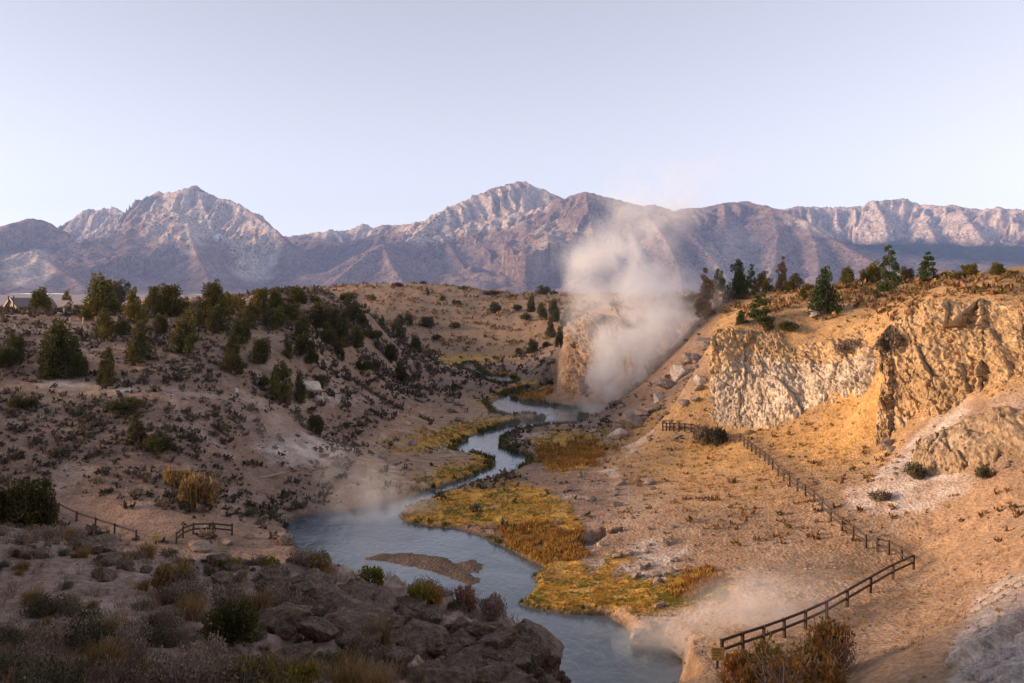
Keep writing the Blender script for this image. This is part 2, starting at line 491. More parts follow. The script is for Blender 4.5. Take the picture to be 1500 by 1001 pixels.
R_GOLD = [(955, 600), (1040, 560), (1060, 400), (1600, 330), (1600, 560), (1480, 560), (1330, 640), (1310, 690), (1230, 700), (1190, 740), (1100, 760), (1000, 745), (905, 700), (880, 670), (900, 640)]
R_GOLD2 = [(1230, 560), (1300, 560), (1300, 640), (1210, 690), (1150, 660), (1130, 640), (1225, 600)]
R_GOLD3 = [(1010, 650), (1090, 655), (1150, 700), (1160, 740), (1090, 745), (1000, 730), (950, 690)]
R_ASH = [[(1240, 720), (1290, 690), (1330, 670), (1400, 680), (1430, 700), (1390, 730), (1340, 750), (1280, 760), (1245, 745)],
         [(1290, 690), (1340, 640), (1420, 580), (1440, 585), (1380, 640), (1330, 690)],
         [(890, 690), (945, 640), (955, 632), (930, 665), (900, 695)],
         [(360, 655), (400, 645), (450, 640), (520, 660), (470, 675), (400, 672)],
         [(180, 560), (90, 556), (60, 566), (120, 572), (180, 570)],
         [(1430, 870), (1520, 820), (1520, 1020), (1380, 1020), (1400, 950)],
         [(930, 850), (960, 835), (1000, 845), (990, 860), (950, 862)],
         [(860, 815), (960, 795), (1000, 810), (960, 850), (880, 850)],
         [(470, 575), (490, 570), (500, 590), (480, 595)],
         [(640, 645), (690, 640), (660, 665), (625, 660)],
         [(760, 640), (880, 630), (890, 645), (800, 655)],
         [(830, 720), (845, 733), (825, 735)]]
R_MEADOW = [[(583, 755), (600, 744), (660, 722), (740, 706), (800, 722), (835, 735), (850, 775), (800, 785), (745, 770), (690, 770), (640, 768), (600, 765)],
            [(765, 872), (785, 845), (790, 832), (840, 820), (870, 845), (890, 880), (880, 900), (830, 898), (770, 885)],
            [(868, 850), (885, 812), (920, 810), (925, 825), (900, 842), (960, 845), (1000, 838), (1060, 850), (1060, 880), (1000, 890), (940, 900), (900, 895), (870, 870)],
            [(560, 655), (668, 625), (720, 612), (790, 607), (798, 612), (720, 630), (680, 645), (650, 662)],
            [(700, 590), (740, 570), (760, 560), (806, 557), (806, 564), (770, 570), (725, 590)],
            [(780, 640), (830, 632), (890, 640), (880, 675), (820, 690), (790, 675)],
            [(630, 520), (690, 520), (760, 522), (700, 530), (660, 535)],
            [(640, 690), (700, 668), (722, 668), (722, 684), (690, 698), (640, 715), (600, 725)]]
R_REED = [[(742, 800), (735, 778), (790, 770), (850, 785), (858, 810), (800, 822), (770, 818)],
          [(990, 870), (1005, 845), (1040, 835), (1055, 850), (1030, 875)],
          [(790, 665), (850, 650), (890, 655), (870, 680), (810, 690)],
          [(735, 585), (760, 572), (805, 570), (800, 582), (760, 592)],
          [(690, 548), (740, 545), (750, 551), (710, 552)]]
R_TAN = [(470, 730), (520, 690), (540, 640), (600, 600), (690, 580), (720, 600), (700, 640), (720, 672), (700, 695), (600, 725), (500, 748)]
R_PATH = [(240, 748), (330, 752), (420, 768), (400, 790), (300, 785), (215, 800), (120, 770), (60, 735), (80, 725)]

def ground_color(X):
    px, py, gx, gy = X
    n1 = fbm(gx / 9, gy / 9, 4, 301); n2 = fbm(gx / 2.5, gy / 2.5, 4, 307)
    def C(r, g, b): return np.array([r, g, b])
    def lay(c, m, col):
        return c * (1 - m[..., None]) + col * m[..., None]
    c = np.ones(px.shape + (3,)) * C(0.30, 0.20, 0.14)
    c = lay(c, smooth(0.0, 0.5, n1) * 0.7, C(0.43, 0.315, 0.24))
    c = lay(c, smooth(0.05, 0.45, -n2) * 0.5, C(0.165, 0.125, 0.105))
    # trodden trails and pale washes on the slopes
    for k, line in enumerate([[(60, 560), (150, 566), (260, 574), (350, 584), (430, 596), (520, 586), (600, 574)], [(250, 575), (262, 610), (300, 640), (340, 668)], [(225, 690), (250, 720), (262, 745)], [(0, 488), (80, 480), (180, 486)],
                              [(1000, 640), (985, 665), (1000, 690), (990, 720)], [(1160, 705), (1190, 730), (1240, 780), (1300, 818)], [(960, 690), (985, 700), (975, 730)], [(1300, 700), (1250, 720), (1180, 770), (1100, 830), (1040, 860)]]):
        dd = np.full(px.shape, 1e9)
        for (x0, y0), (x1, y1) in zip(line[:-1], line[1:]): dd = np.minimum(dd, seg_dist(px + 6 * n2, py + 3 * n2, x0, y0, x1, y1)[0])
        c = lay(c, smooth(7, 2, dd) * 0.55 * (gy > 45), C(0.45, 0.34, 0.27))
    # near shoulder: soil colour lightened in place of weak fill light
    fg = smooth(44, 34, gy)
    c = lay(c, fg * 0.8, C(0.33, 0.24, 0.195)); c = lay(c, fg * smooth(0.1, 0.4, n2) * 0.7, C(0.46, 0.345, 0.28))
    # closing hill, scrubby
    c = lay(c, smooth(380, 460, gy) * 0.7, C(0.34, 0.225, 0.135))
    m = poly_mask(R_GOLD, 22, 1, 26, X)
    c = lay(c, m * (0.55 + 0.35 * smooth(-0.3, 0.3, n1)), C(0.52, 0.315, 0.135))
    for k, p in enumerate((R_GOLD2, R_GOLD3)):
        m = poly_mask(p, 16, 5 + k, 20, X)
        c = lay(c, m * (0.6 + 0.4 * smooth(-0.2, 0.3, n2)), C(0.60, 0.345, 0.12))
    rb = smooth(860, 1000, px) * smooth(650, 740, py)
    c = lay(c, rb * 0.75, C(0.47, 0.295, 0.165)); c = lay(c, rb * smooth(0, 0.4, n1) * 0.5, C(0.52, 0.37, 0.25)); c = lay(c, rb * smooth(0.1, 0.45, n2) * 0.35, C(0.24, 0.16, 0.115))
    m = poly_mask(R_TAN, 14, 11, 16, X)
    c = lay(c, m * 0.75, C(0.44, 0.275, 0.155)); c = lay(c, m * smooth(0.0, 0.35, n2) * 0.7, C(0.56, 0.42, 0.31))
    m = poly_mask(R_PATH, 10, 13, 8, X)
    c = lay(c, m * 0.7, C(0.42, 0.27, 0.18))
    for k, p in enumerate(R_ASH):
        m = poly_mask(p, 9, 20 + k, 22, X)
        c = lay(c, m * (0.45 + 0.5 * smooth(-0.25, 0.2, n2)), C(0.60, 0.50, 0.43))
    for k, p in enumerate(R_MEADOW):
        m = poly_mask(p, 5, 40 + k, 16, X) * (0.55 + 0.45 * smooth(-0.35, 0.0, n1))
        gcol = np.where((n2 + n1 * 0.6 > 0.28)[..., None], C(0.34, 0.24, 0.05), C(0.58, 0.33, 0.065))
        c = lay(c, m * 0.95, gcol)
    for k, p in enumerate(R_REED):
        m = poly_mask(p, 5, 60 + k, 16, X)
        c = lay(c, m * 0.9, np.where((n2 > 0.0)[..., None], C(0.36, 0.17, 0.045), C(0.46, 0.25, 0.055)))
    return c

GCOL = ground_color((GPX, GPY, GX, GY))
# wet, dark mud along the water's edge
_wet = smooth(0.38, 0.10, GZ) * (GY > 40) * (np.abs(GA) < 0.45)
GCOL = GCOL * (1 - 0.72 * _wet[..., None]) + np.array([0.075, 0.06, 0.045]) * 0.72 * _wet[..., None]
GCOL = np.clip(GCOL, 0.01, 0.85)
ground_m = earth_mat("ground_soil", (0.55, 2.6, 9.0), ((0.35, 0.5), (0.45, 0.18), (0.5, 0.05)), stone=3.4, contrast=(0.66, 1.30))
link("ground", mesh_np("ground", np.stack([GX, GY, GZ], -1).reshape(-1, 3), grid_faces(NU, NV), ground_m, GCOL.reshape(-1, 3)), kind="structure",
     label="rocky sagebrush slopes and meadows of the creek canyon")

# plateau around and behind the viewer, out of view; its knoll is added for shade
gx = np.arange(-900, 901, 12.0); gy = np.arange(-700, 421, 12.0)
BX, BY = np.meshgrid(gx, gy, indexing='ij')
BZ = 21.6 + 0.8 * fbm(BX / 50, BY / 50, 3, 71) + 3.5 * smooth(150, 700, np.hypot(BX, BY))
BZ = BZ - 16.0 * (BX < 0) * smooth(46, 60, BY) * smooth(135, 112, BY)  # unseen side valley, shaped so low sun reaches the right slope
BZ = BZ + 9.0 * smooth(60, 20, np.hypot(BX + 58, (BY - 5) * 0.8))  # knoll added out of view to put the foreground in shade
BZ = np.where((BY <= 14) & (BY > -14) & (np.abs(BX) < 14), 20.2, BZ)
_bf = grid_faces(len(gx), len(gy))
_in = ((np.abs(BX) < 0.91 * BY) & (BY > 3)).ravel()
_bf = _bf[~_in[_bf].any(1)]
link("plateau", mesh_np("plateau", np.stack([BX, BY, BZ], -1).reshape(-1, 3), _bf, ground_m,
     np.ones((BX.size, 3)) * [0.30, 0.215, 0.165]), kind="structure", label="sagebrush plateau around the canyon rim, with an added unseen knoll")

# water
m, nt, b = new_mat("creek_water")
v = coords(nt)
mp = N(nt, "ShaderNodeMapping"); mp.inputs['Scale'].default_value = (1.0, 0.55, 1.0); mp.inputs['Rotation'].default_value = (0, 0, 0.5)
nt.links.new(v, mp.inputs[0])
w1 = noise(nt, mp.outputs[0], 0.35, 3, 0.5, 0.6); w2 = noise(nt, mp.outputs[0], 1.9, 4, 0.6, 0.4)
nb = bump(nt, w1, 0.25, 0.25); nb = bump(nt, w2, 0.5, 0.08, nb); nb = bump(nt, noise(nt, mp.outputs[0], 6.0, 3, 0.6), 0.4, 0.02, nb)
nt.links.new(nb, b.inputs['Normal'])
cc = ramp(nt, noise(nt, v, 0.12, 4, 0.6, 1.2), [(0.35, (0.035, 0.055, 0.070)), (0.65, (0.10, 0.13, 0.15))])
nt.links.new(cc, b.inputs['Base Color'])
b.inputs['Roughness'].default_value = 0.06
b.inputs['IOR'].default_value = 1.33
water_m = m
xs = np.linspace(-75, 45, 41); ys = np.linspace(30, 500, 81)
WX, WY = np.meshgrid(xs, ys, indexing='ij')
link("creek_water", mesh_np("creek_water", np.stack([WX, WY, WX * 0], -1).reshape(-1, 3), grid_faces(41, 81), water_m), kind="structure",
     label="blue grey warm creek winding through the canyon")
pc = np.array(POOL).mean(0); pr = [(pc + (np.array(p) - pc) * 1.15) for p in POOL]
link("pool_water", mesh_np("pool_water", [(p[0], p[1], 0.2) for p in [pc] + pr], [(0, i + 1, (i + 1) % len(pr) + 1) for i in range(len(pr))], water_m), kind="structure",
     label="small still pool in the meadow beside the creek")

# ------------------------------------------------------------------ far plain and mountains
def base_z(Y):
    return 19.5 + 190 * smooth(2500, 9500, Y) + 260 * smooth(8500, 14000, Y)

def Rg(*pts):      # ridge crest: (px, py, km)
    return [(( p[0] - 750) / F * p[2] * 1000, p[2] * 1000, CZ - (p[1] - HZ) / F * p[2] * 1000) for p in pts]

RIDGES = [   # crest, slope, gully strength
    (Rg((-260, 345, 10), (-120, 338, 9.8), (-50, 336, 9.6), (0, 333, 9.5), (25, 326, 9.4), (45, 320, 9.3), (62, 322, 9.3), (90, 337, 9.2), (112, 350, 9.0), (125, 366, 8.8)), 0.55, .10),
    (Rg((-250, 372, 8.2), (-60, 372, 8.1), (0, 382, 8.0), (30, 372, 7.8), (45, 367, 7.7), (72, 384, 7.5), (100, 402, 7.3), (125, 420, 7.1)), 0.5, .16),
    (Rg((92, 335, 12.6), (102, 327, 12.5), (120, 312, 12.4), (130, 305, 12.3), (143, 310, 12.3), (152, 306, 12.25), (166, 303, 12.2), (175, 309, 12.1), (186, 314, 12.0), (196, 308, 11.8), (206, 303, 11.6),
        (212, 292, 11.5), (222, 286, 11.4), (233, 281, 11.35), (241, 284, 11.3), (252, 280, 11.25), (262, 281, 11.2), (275, 276, 11.2), (288, 271, 11.2), (297, 278, 11.15),
        (308, 285, 11.1), (322, 291, 11.0), (338, 294, 10.9), (350, 300, 10.8), (362, 306, 10.7), (375, 317, 10.5), (388, 326, 10.3), (402, 337, 10.1), (418, 352, 9.9), (436, 375, 9.6), (455, 398, 9.2), (470, 418, 8.9)), 1.05, .20),
    (Rg((288, 271, 11.2), (298, 300, 10.85), (308, 330, 10.55), (320, 360, 10.2)), 1.0, .15),
    (Rg((241, 284, 11.3), (248, 310, 10.9), (262, 335, 10.5)), 1.1, .15),
    (Rg((362, 306, 10.7), (372, 345, 10.2), (395, 385, 9.7)), 0.9, .12),
    (Rg((130, 358, 10.4), (165, 343, 10.2), (190, 327, 10.0), (207, 316, 9.9), (218, 310, 9.85), (233, 317, 9.75), (251, 309, 9.65), (262, 314, 9.5), (276, 330, 9.25), (279, 345, 9.05), (288, 370, 8.75), (300, 395, 8.4), (312, 424, 8.0)), 0.78, .17),
    (Rg((251, 309, 9.65), (290, 326, 9.75), (325, 345, 9.7), (350, 372, 9.5), (378, 405, 9.2), (395, 425, 9.0)), 0.7, .10),
    (Rg((218, 310, 9.85), (200, 350, 9.3), (180, 390, 8.7), (160, 425, 8.1)), 0.7, .15),
    (Rg((405, 347, 13.6), (440, 345, 13.4), (470, 340, 13.2), (482, 337, 13.2), (500, 339, 13.3), (520, 335, 13.3), (532, 327, 13.3), (545, 334, 13.2), (560, 330, 13.1), (585, 330, 12.9), (620, 325, 12.6)), 0.8, .16),
    (Rg((430, 352, 12.4), (470, 350, 12.0), (500, 356, 11.6), (520, 352, 11.3), (545, 345, 11.2), (575, 337, 11.0)), 0.7, .16),
    (Rg((500, 356, 11.6), (480, 385, 10.8), (470, 405, 10.3)), 0.6, .12),
    (Rg((545, 350, 10.9), (562, 343, 10.7), (590, 333, 10.5), (610, 326, 10.4), (625, 321, 10.35), (640, 313, 10.3), (655, 305, 10.3), (672, 299, 10.35), (690, 290, 10.4), (705, 282, 10.45), (720, 276, 10.5), (740, 271, 10.55), (758, 265, 10.6),
        (770, 268, 10.6), (786, 273, 10.5), (805, 282, 10.4), (823, 290, 10.25)), 1.0, .20),
    (Rg((655, 305, 10.3), (625, 330, 9.95), (598, 352, 9.6)), 1.0, .18),
    (Rg((758, 265, 10.6), (765, 285, 10.35), (768, 305, 10.1)), 1.0, .16),
    (Rg((455, 432, 7.9), (490, 412, 8.2), (520, 386, 8.6), (545, 368, 8.85), (562, 357, 9.0), (590, 354, 9.3), (620, 350, 9.5), (650, 346, 9.7), (690, 327, 9.85), (720, 322, 9.8), (765, 312, 9.8), (800, 303, 9.8), (823, 292, 9.8),
        (840, 286, 9.6), (850, 282, 9.5), (858, 281, 9.45), (880, 286, 9.4), (905, 293, 9.35), (925, 298, 9.3), (942, 304, 9.25), (965, 312, 9.1), (990, 322, 9.0), (1015, 345, 8.7), (1035, 368, 8.4), (1060, 400, 8.0)), 0.72, .18),
    (Rg((562, 357, 9.0), (572, 385, 8.6), (590, 412, 8.2), (600, 430, 7.9)), 0.7, .14),
    (Rg((650, 346, 9.7), (668, 375, 9.1), (690, 405, 8.5), (705, 430, 8.0)), 0.65, .15),
    (Rg((720, 322, 9.8), (735, 350, 9.3), (745, 385, 8.7), (760, 420, 8.1)), 0.65, .15),
    (Rg((800, 303, 9.8), (805, 335, 9.2), (800, 370, 8.6), (790, 405, 8.1), (780, 428, 7.8)), 0.65, .15),
    (Rg((858, 281, 9.45), (865, 320, 8.9), (870, 360, 8.4), (850, 400, 7.9), (835, 428, 7.6)), 0.65, .15),
    (Rg((905, 293, 9.35), (925, 335, 8.8), (935, 375, 8.3), (925, 415, 7.8)), 0.65, .15),
    (Rg((942, 304, 9.25), (975, 350, 8.5), (995, 390, 8.0), (1000, 425, 7.6)), 0.65, .15),
    (Rg((940, 303, 10.4), (960, 301, 10.3), (985, 309, 10.2), (1005, 306, 10.1), (1030, 305, 10.1), (1060, 298, 10.1), (1080, 296, 10.1), (1095, 295, 10.1), (1110, 298, 10.0), (1130, 304, 9.8), (1150, 310, 9.6), (1180, 326, 9.3),
        (1210, 345, 9.0), (1245, 365, 8.6), (1280, 383, 8.2), (1330, 405, 7.7)), 0.65, .15),
    (Rg((1060, 298, 10.1), (1065, 340, 9.3), (1055, 380, 8.6), (1050, 420, 7.9)), 0.6, .15),
    (Rg((1130, 304, 9.8), (1140, 345, 9.0), (1135, 385, 8.3), (1120, 420, 7.7)), 0.6, .15),
    (Rg((1180, 326, 9.3), (1195, 360, 8.7), (1200, 395, 8.1), (1190, 425, 7.6)), 0.6, .15),
    (Rg((1120, 308, 13.4), (1150, 306, 13.3), (1165, 303, 13.2), (1200, 303, 13.1), (1230, 304, 13.0), (1265, 304, 12.9), (1272, 297, 12.85), (1280, 293, 12.8), (1290, 295, 12.8), (1296, 292, 12.75), (1312, 291, 12.7), (1325, 291, 12.6), (1348, 300, 12.5),
        (1372, 301, 12.3), (1392, 300, 12.2), (1405, 303, 12.1), (1420, 306, 12.0), (1440, 307, 11.9), (1465, 305, 11.7), (1500, 308, 11.5), (1560, 312, 11.3), (1700, 318, 11.0), (1850, 325, 11.0)), 0.95, .22),
    (Rg((1280, 293, 12.8), (1295, 320, 12.2), (1300, 345, 11.7)), 0.9, .2),
    (Rg((1405, 303, 12.1), (1420, 325, 11.6), (1440, 350, 11.1)), 0.8, .2),
    (Rg((1350, 300, 12.5), (1360, 330, 11.9), (1370, 352, 11.4)), 0.8, .2),
    (Rg((1230, 362, 10.2), (1290, 358, 10.2), (1360, 358, 10.2), (1430, 361, 10.1), (1500, 362, 10.0), (1620, 364, 10.0), (1850, 366, 10.0)), 0.30, .04),
    (Rg((1290, 392, 8.6), (1340, 380, 8.7), (1400, 384, 8.7), (1440, 396, 8.5), (1480, 410, 8.3)), 0.30, .05),
]

MU, MV = 980, 350
ma = np.linspace(-0.78, 0.78, MU); mY = np.linspace(6600, 13900, MV)
MA, MY = np.meshgrid(ma, mY, indexing='ij')
MX = MA * MY
warpx = MX + 110 * fbm(MX / 700, MY / 700, 3, 501); warpy = MY + 110 * fbm(MX / 700, MY / 700, 3, 507)
MZ = base_z(MY) + 18 * fbm(MX / 600, MY / 600, 4, 511)
for ri, (crest, kslope, gul) in enumerate(RIDGES):
    gul = gul * 1.55
    cr_ = np.array(crest); reach = 2600.0
    i0, i1 = np.searchsorted(ma, [(cr_[:, 0] / cr_[:, 1]).min() - 0.26, (cr_[:, 0] / cr_[:, 1]).max() + 0.26])
    j0, j1 = np.searchsorted(mY, [cr_[:, 1].min() - reach, cr_[:, 1].max() + reach])
    sl = (slice(i0, i1), slice(j0, j1))
    ALL = (MX, MY, MZ); MX, MY = MX[sl], MY[sl]
    bd = np.full(MX.shape, 1e9); bh = np.zeros(MX.shape); bs = np.zeros(MX.shape)
    s0 = 0.0
    for (ax, ay, az), (bx, by, bz) in zip(crest[:-1], crest[1:]):
        d, t = seg_dist(MX, MY, ax, ay, bx, by)
        L = math.hypot(bx - ax, by - ay)
        side = np.sign((bx - ax) * (MY - ay) - (by - ay) * (MX - ax))
        u = d < bd
        bd = np.where(u, d, bd); bh = np.where(u, az + (bz - az) * t, bh)
        bs = np.where(u, s0 + t * L + side * 5000 , bs)
        s0 += L
    zb = base_z(MY) - 60
    A = np.maximum(bh - zb, 30)
    dn = bd * kslope / A
    dw = np.maximum(dn * (1 + 0.35 * fbm(MX / 420, MY / 420, 3, 520 + ri) * smooth(0, 0.25, dn)), 0)
    z = zb + A * np.exp(-dw)
    env = smooth(0.0, 0.18, dn) * np.exp(-0.9 * dn)
    q = bs + 90 * fbm(MX / 260, MY / 260, 3, 530 + ri)
    g = 0.62 * (1 - np.abs(vnoise(q / (200 + 140 * (0.5 + 0.5 * math.sin(ri * 2.3))), dn * 0.6 + ri, 540 + ri)) * 2) + 0.30 * (1 - np.abs(vnoise(q / 105, dn * 0.8 + ri, 560 + ri)) * 2) + 0.16 * vnoise(q / 42, dn * 2 + ri, 580 + ri)
    z = z + A * gul * env * (g - 0.55)
    MX, MY, MZ = ALL
    MZ[sl] = np.maximum(MZ[sl], z * smooth(reach, reach * 0.8, bd) )
rough = smooth(60, 500, MZ - base_z(MY))
MPX, MPY = px_of(MX, MY, MZ)
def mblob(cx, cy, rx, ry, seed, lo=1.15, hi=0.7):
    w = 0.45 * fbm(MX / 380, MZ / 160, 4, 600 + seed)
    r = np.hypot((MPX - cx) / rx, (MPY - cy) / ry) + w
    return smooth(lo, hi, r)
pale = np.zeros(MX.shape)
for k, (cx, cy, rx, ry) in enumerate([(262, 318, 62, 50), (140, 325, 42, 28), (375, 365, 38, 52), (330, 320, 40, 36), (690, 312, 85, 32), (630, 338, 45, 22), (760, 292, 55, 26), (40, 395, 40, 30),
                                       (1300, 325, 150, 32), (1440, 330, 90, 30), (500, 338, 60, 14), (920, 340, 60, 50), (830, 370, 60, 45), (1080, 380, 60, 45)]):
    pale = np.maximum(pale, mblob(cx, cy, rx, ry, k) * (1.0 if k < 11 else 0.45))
MZ = MZ + rough * (26 * ridged(warpx / 210, warpy / 210, 5, 591, 0.55) - 9)
# fluted, broken rock on the pale faces
MZ = MZ + rough * pale * (34 * ridged((warpx + 0.3 * warpy) / 120, warpy / 420, 4, 595, 0.6) - 12)
MPX, MPY = px_of(MX, MY, MZ)

def Lm(c, m, col): return c * (1 - m[..., None]) + np.array(col) * m[..., None]
n1 = fbm(MX / 300, MY / 300, 4, 610); n2 = fbm(MX / 90, MY / 90, 3, 613)
MC = np.ones(MX.shape + (3,)) * np.array([0.30, 0.215, 0.19])
MC = Lm(MC, smooth(-0.1, 0.4, n1) * 0.6, (0.37, 0.275, 0.24))
MC = Lm(MC, smooth(0.1, 0.5, n2) * 0.4, (0.17, 0.115, 0.10))
strata = fbm((MX + MZ * 1.5) / 140, MZ / 30, 3, 640)
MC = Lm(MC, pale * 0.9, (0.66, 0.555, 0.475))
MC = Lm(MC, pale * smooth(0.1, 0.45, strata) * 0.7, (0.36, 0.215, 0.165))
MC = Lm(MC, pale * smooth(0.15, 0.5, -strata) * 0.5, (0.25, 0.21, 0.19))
# timber on the moraine under the right-hand crest and in the gap
timber = poly_mask([(1240, 356), (1330, 352), (1420, 358), (1600, 356), (1900, 356), (1900, 395), (1500, 388), (1430, 386), (1340, 374), (1270, 366)], 5, 90, 6, (MPX, MPY, MX / 25, MY / 25))
MC = Lm(MC, timber * 0.9, (0.035, 0.05, 0.04))
sn = mblob(318, 347, 7, 4, 91) + mblob(117, 351, 5, 5, 92) + mblob(400, 387, 8, 7, 93) * 0.5
MC = Lm(MC, np.clip(sn, 0, 1), (0.75, 0.75, 0.78))
MC = np.clip(MC, 0.02, 0.85)
m, nt, b = new_mat("mountain_rock")
v = coords(nt); c = attr_col(nt)
f1 = noise(nt, v, 0.012, 6, 0.65); f2 = noise(nt, v, 0.045, 5, 0.65)
spk = voro(nt, v, 0.028)
c = mixc(nt, 0.8, c, ramp(nt, f1, [(0.32, 0.62), (0.68, 1.35)]), 'MULTIPLY')
c = mixc(nt, 0.7, c, ramp(nt, f2, [(0.35, 0.6), (0.65, 1.3)]), 'MULTIPLY')
patch = ramp(nt, noise(nt, v, 0.0016, 4, 0.6), [(0.42, 0.0), (0.58, 1.0)])
dots = math_n(nt, 'MULTIPLY', ramp(nt, spk, [(0.25, 1.0), (0.42, 0.0)]), patch)
c = mixc(nt, math_n(nt, 'MULTIPLY', dots, 0.75), c, (0.06, 0.06, 0.045))
nt.links.new(c, b.inputs['Base Color']); b.inputs['Roughness'].default_value = 1.0; b.inputs['Specular IOR Level'].default_value = 0.0
nb = bump(nt, f1, 0.9, 60.0); nb = bump(nt, f2, 0.9, 22.0, nb); nt.links.new(nb, b.inputs['Normal'])
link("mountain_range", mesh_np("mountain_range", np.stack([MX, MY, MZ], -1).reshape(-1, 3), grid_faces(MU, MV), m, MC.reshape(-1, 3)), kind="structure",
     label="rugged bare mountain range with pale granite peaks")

pa = np.linspace(-0.95, 0.95, 160); pY = np.exp(np.linspace(math.log(780), math.log(6700), 90))
PA, PYY = np.meshgrid(pa, pY, indexing='ij'); PX = PA * PYY
PZ = base_z(PYY) - 2 + 5 * fbm(PX / 400, PYY / 400, 4, 701) * smooth(700, 1800, PYY) - 6 * smooth(1000, 800, PYY)
pn = fbm(PX / 250, PYY / 250, 4, 703)
PC = Lm(np.ones(PX.shape + (3,)) * np.array([0.36, 0.25, 0.19]), smooth(0, 0.4, pn) * 0.6, (0.22, 0.17, 0.12))
plain_m = earth_mat("plain_sage", (0.01, 0.05, 0.25), ((0.3, 8), (0.4, 2), (0.4, 0.4)))
link("plain", mesh_np("plain", np.stack([PX, PYY, PZ], -1).reshape(-1, 3), grid_faces(160, 90), plain_m, PC.reshape(-1, 3)), kind="structure",
     label="pale sagebrush plain reaching to the foot of the mountains")

# ------------------------------------------------------------------ leaf clouds, trees, shrubs
def leaf_cloud(rng, lobes, n, size, cols, stretch=1.0, shell=0.45):
    """lobes: rows (cx,cy,cz,rx,ry,rz).  leaf-sized quads through their outer volume"""
    lobes = np.asarray(lobes, float)
    w = (lobes[:, 3] * lobes[:, 4] * lobes[:, 5]) ** 0.7; w /= w.sum()
    li = rng.choice(len(lobes), n, p=w)
    d = rng.normal(size=(n, 3)); d /= np.linalg.norm(d, axis=1)[:, None]
    r = shell + (1 - shell) * rng.random(n) ** 0.6
    r *= 1 + 0.10 * rng.normal(size=n)
    p = lobes[li, :3] + d * r[:, None] * lobes[li, 3:6]
    p[:, 2] = np.maximum(p[:, 2], 0.01)
    t = d + 0.9 * rng.normal(size=(n, 3)); t[:, 2] += 0.5 * stretch; t /= np.linalg.norm(t, axis=1)[:, None]
    s = np.cross(t, rng.normal(size=(n, 3))); s /= np.linalg.norm(s, axis=1)[:, None]
    sz = size * (0.6 + 0.8 * rng.random(n))[:, None]
    a = p - t * sz; bq = p + s * sz * 0.55; cq = p + t * sz * 1.1; dq = p - s * sz * 0.55
    v = np.stack([a, bq, cq, dq], 1).reshape(-1, 3)
    f = np.arange(4 * n).reshape(-1, 4)
    cols = np.asarray(cols, float)
    base = cols[rng.integers(len(cols), size=len(lobes))][li] * 0.6 + cols[rng.integers(len(cols), size=n)] * 0.4
    base = base * (0.75 + 0.5 * rng.random(n))[:, None]
    return v, f, np.repeat(base, 4, 0)

def tube(rings, k=7):
    """rings: (x,y,z,r) list -> arrays"""
    v = []; f = []
    for x, y, z, r in rings:
        for i in range(k):
            a = 2 * math.pi * i / k
            v.append((x + r * math.cos(a), y + r * math.sin(a), z))
    for j in range(len(rings) - 1):
        for i in range(k):
            f.append((j * k + i, j * k + (i + 1) % k, (j + 1) * k + (i + 1) % k, (j + 1) * k + i))
    return np.array(v), np.array(f)

def joinq(parts):
    V = []; Fc = []; o = 0
    for p in parts:
        V.append(p[0]); Fc.append(np.asarray(p[1]) + o); o += len(p[0])
    return np.concatenate(V), np.concatenate(Fc)

leaf_m = leaf_mat("juniper_foliage"); sage_m = leaf_mat("sage_foliage", 0.15); grass_m = leaf_mat("dry_grass", 0.35)
bark_m = plain_mat("bark", (0.13, 0.09, 0.065), 0.9, 12.0, 0.5, 0.03)
dead_m = plain_mat("dead_wood", (0.36, 0.28, 0.22), 0.9, 12.0, 0.4, 0.02)

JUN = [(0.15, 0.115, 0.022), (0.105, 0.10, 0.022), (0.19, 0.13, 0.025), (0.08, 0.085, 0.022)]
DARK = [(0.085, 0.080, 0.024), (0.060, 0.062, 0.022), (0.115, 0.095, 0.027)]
PINE = [(0.060, 0.082, 0.026), (0.048, 0.068, 0.024), (0.085, 0.095, 0.028)]
TANC = [(0.30, 0.19, 0.10), (0.24, 0.15, 0.085), (0.16, 0.12, 0.05)]

def trunk_mesh(name, rng, h=0.8, r=0.035, limbs=6, mat=None):
    parts = [tube([(0, 0, -0.06, r * 1.4), (0.01, 0, 0.1, r), (0.0, 0.015, 0.4 * h, r * 0.75), (0.01, 0.0, h, r * 0.2)])]
    for i in range(limbs):
        z = (0.12 + 0.6 * rng.random()) * h; a = rng.random() * 6.28; L = 0.22 + 0.15 * rng.random()
        parts.append(tube([(0, 0, z, r * 0.5), (L * .5 * math.cos(a), L * .5 * math.sin(a), z + 0.05, r * .35), (L * math.cos(a), L * math.sin(a), z + 0.16, r * .12)], 5))
    v, f = joinq(parts)
    return mesh_np(name, v, f, mat or bark_m)

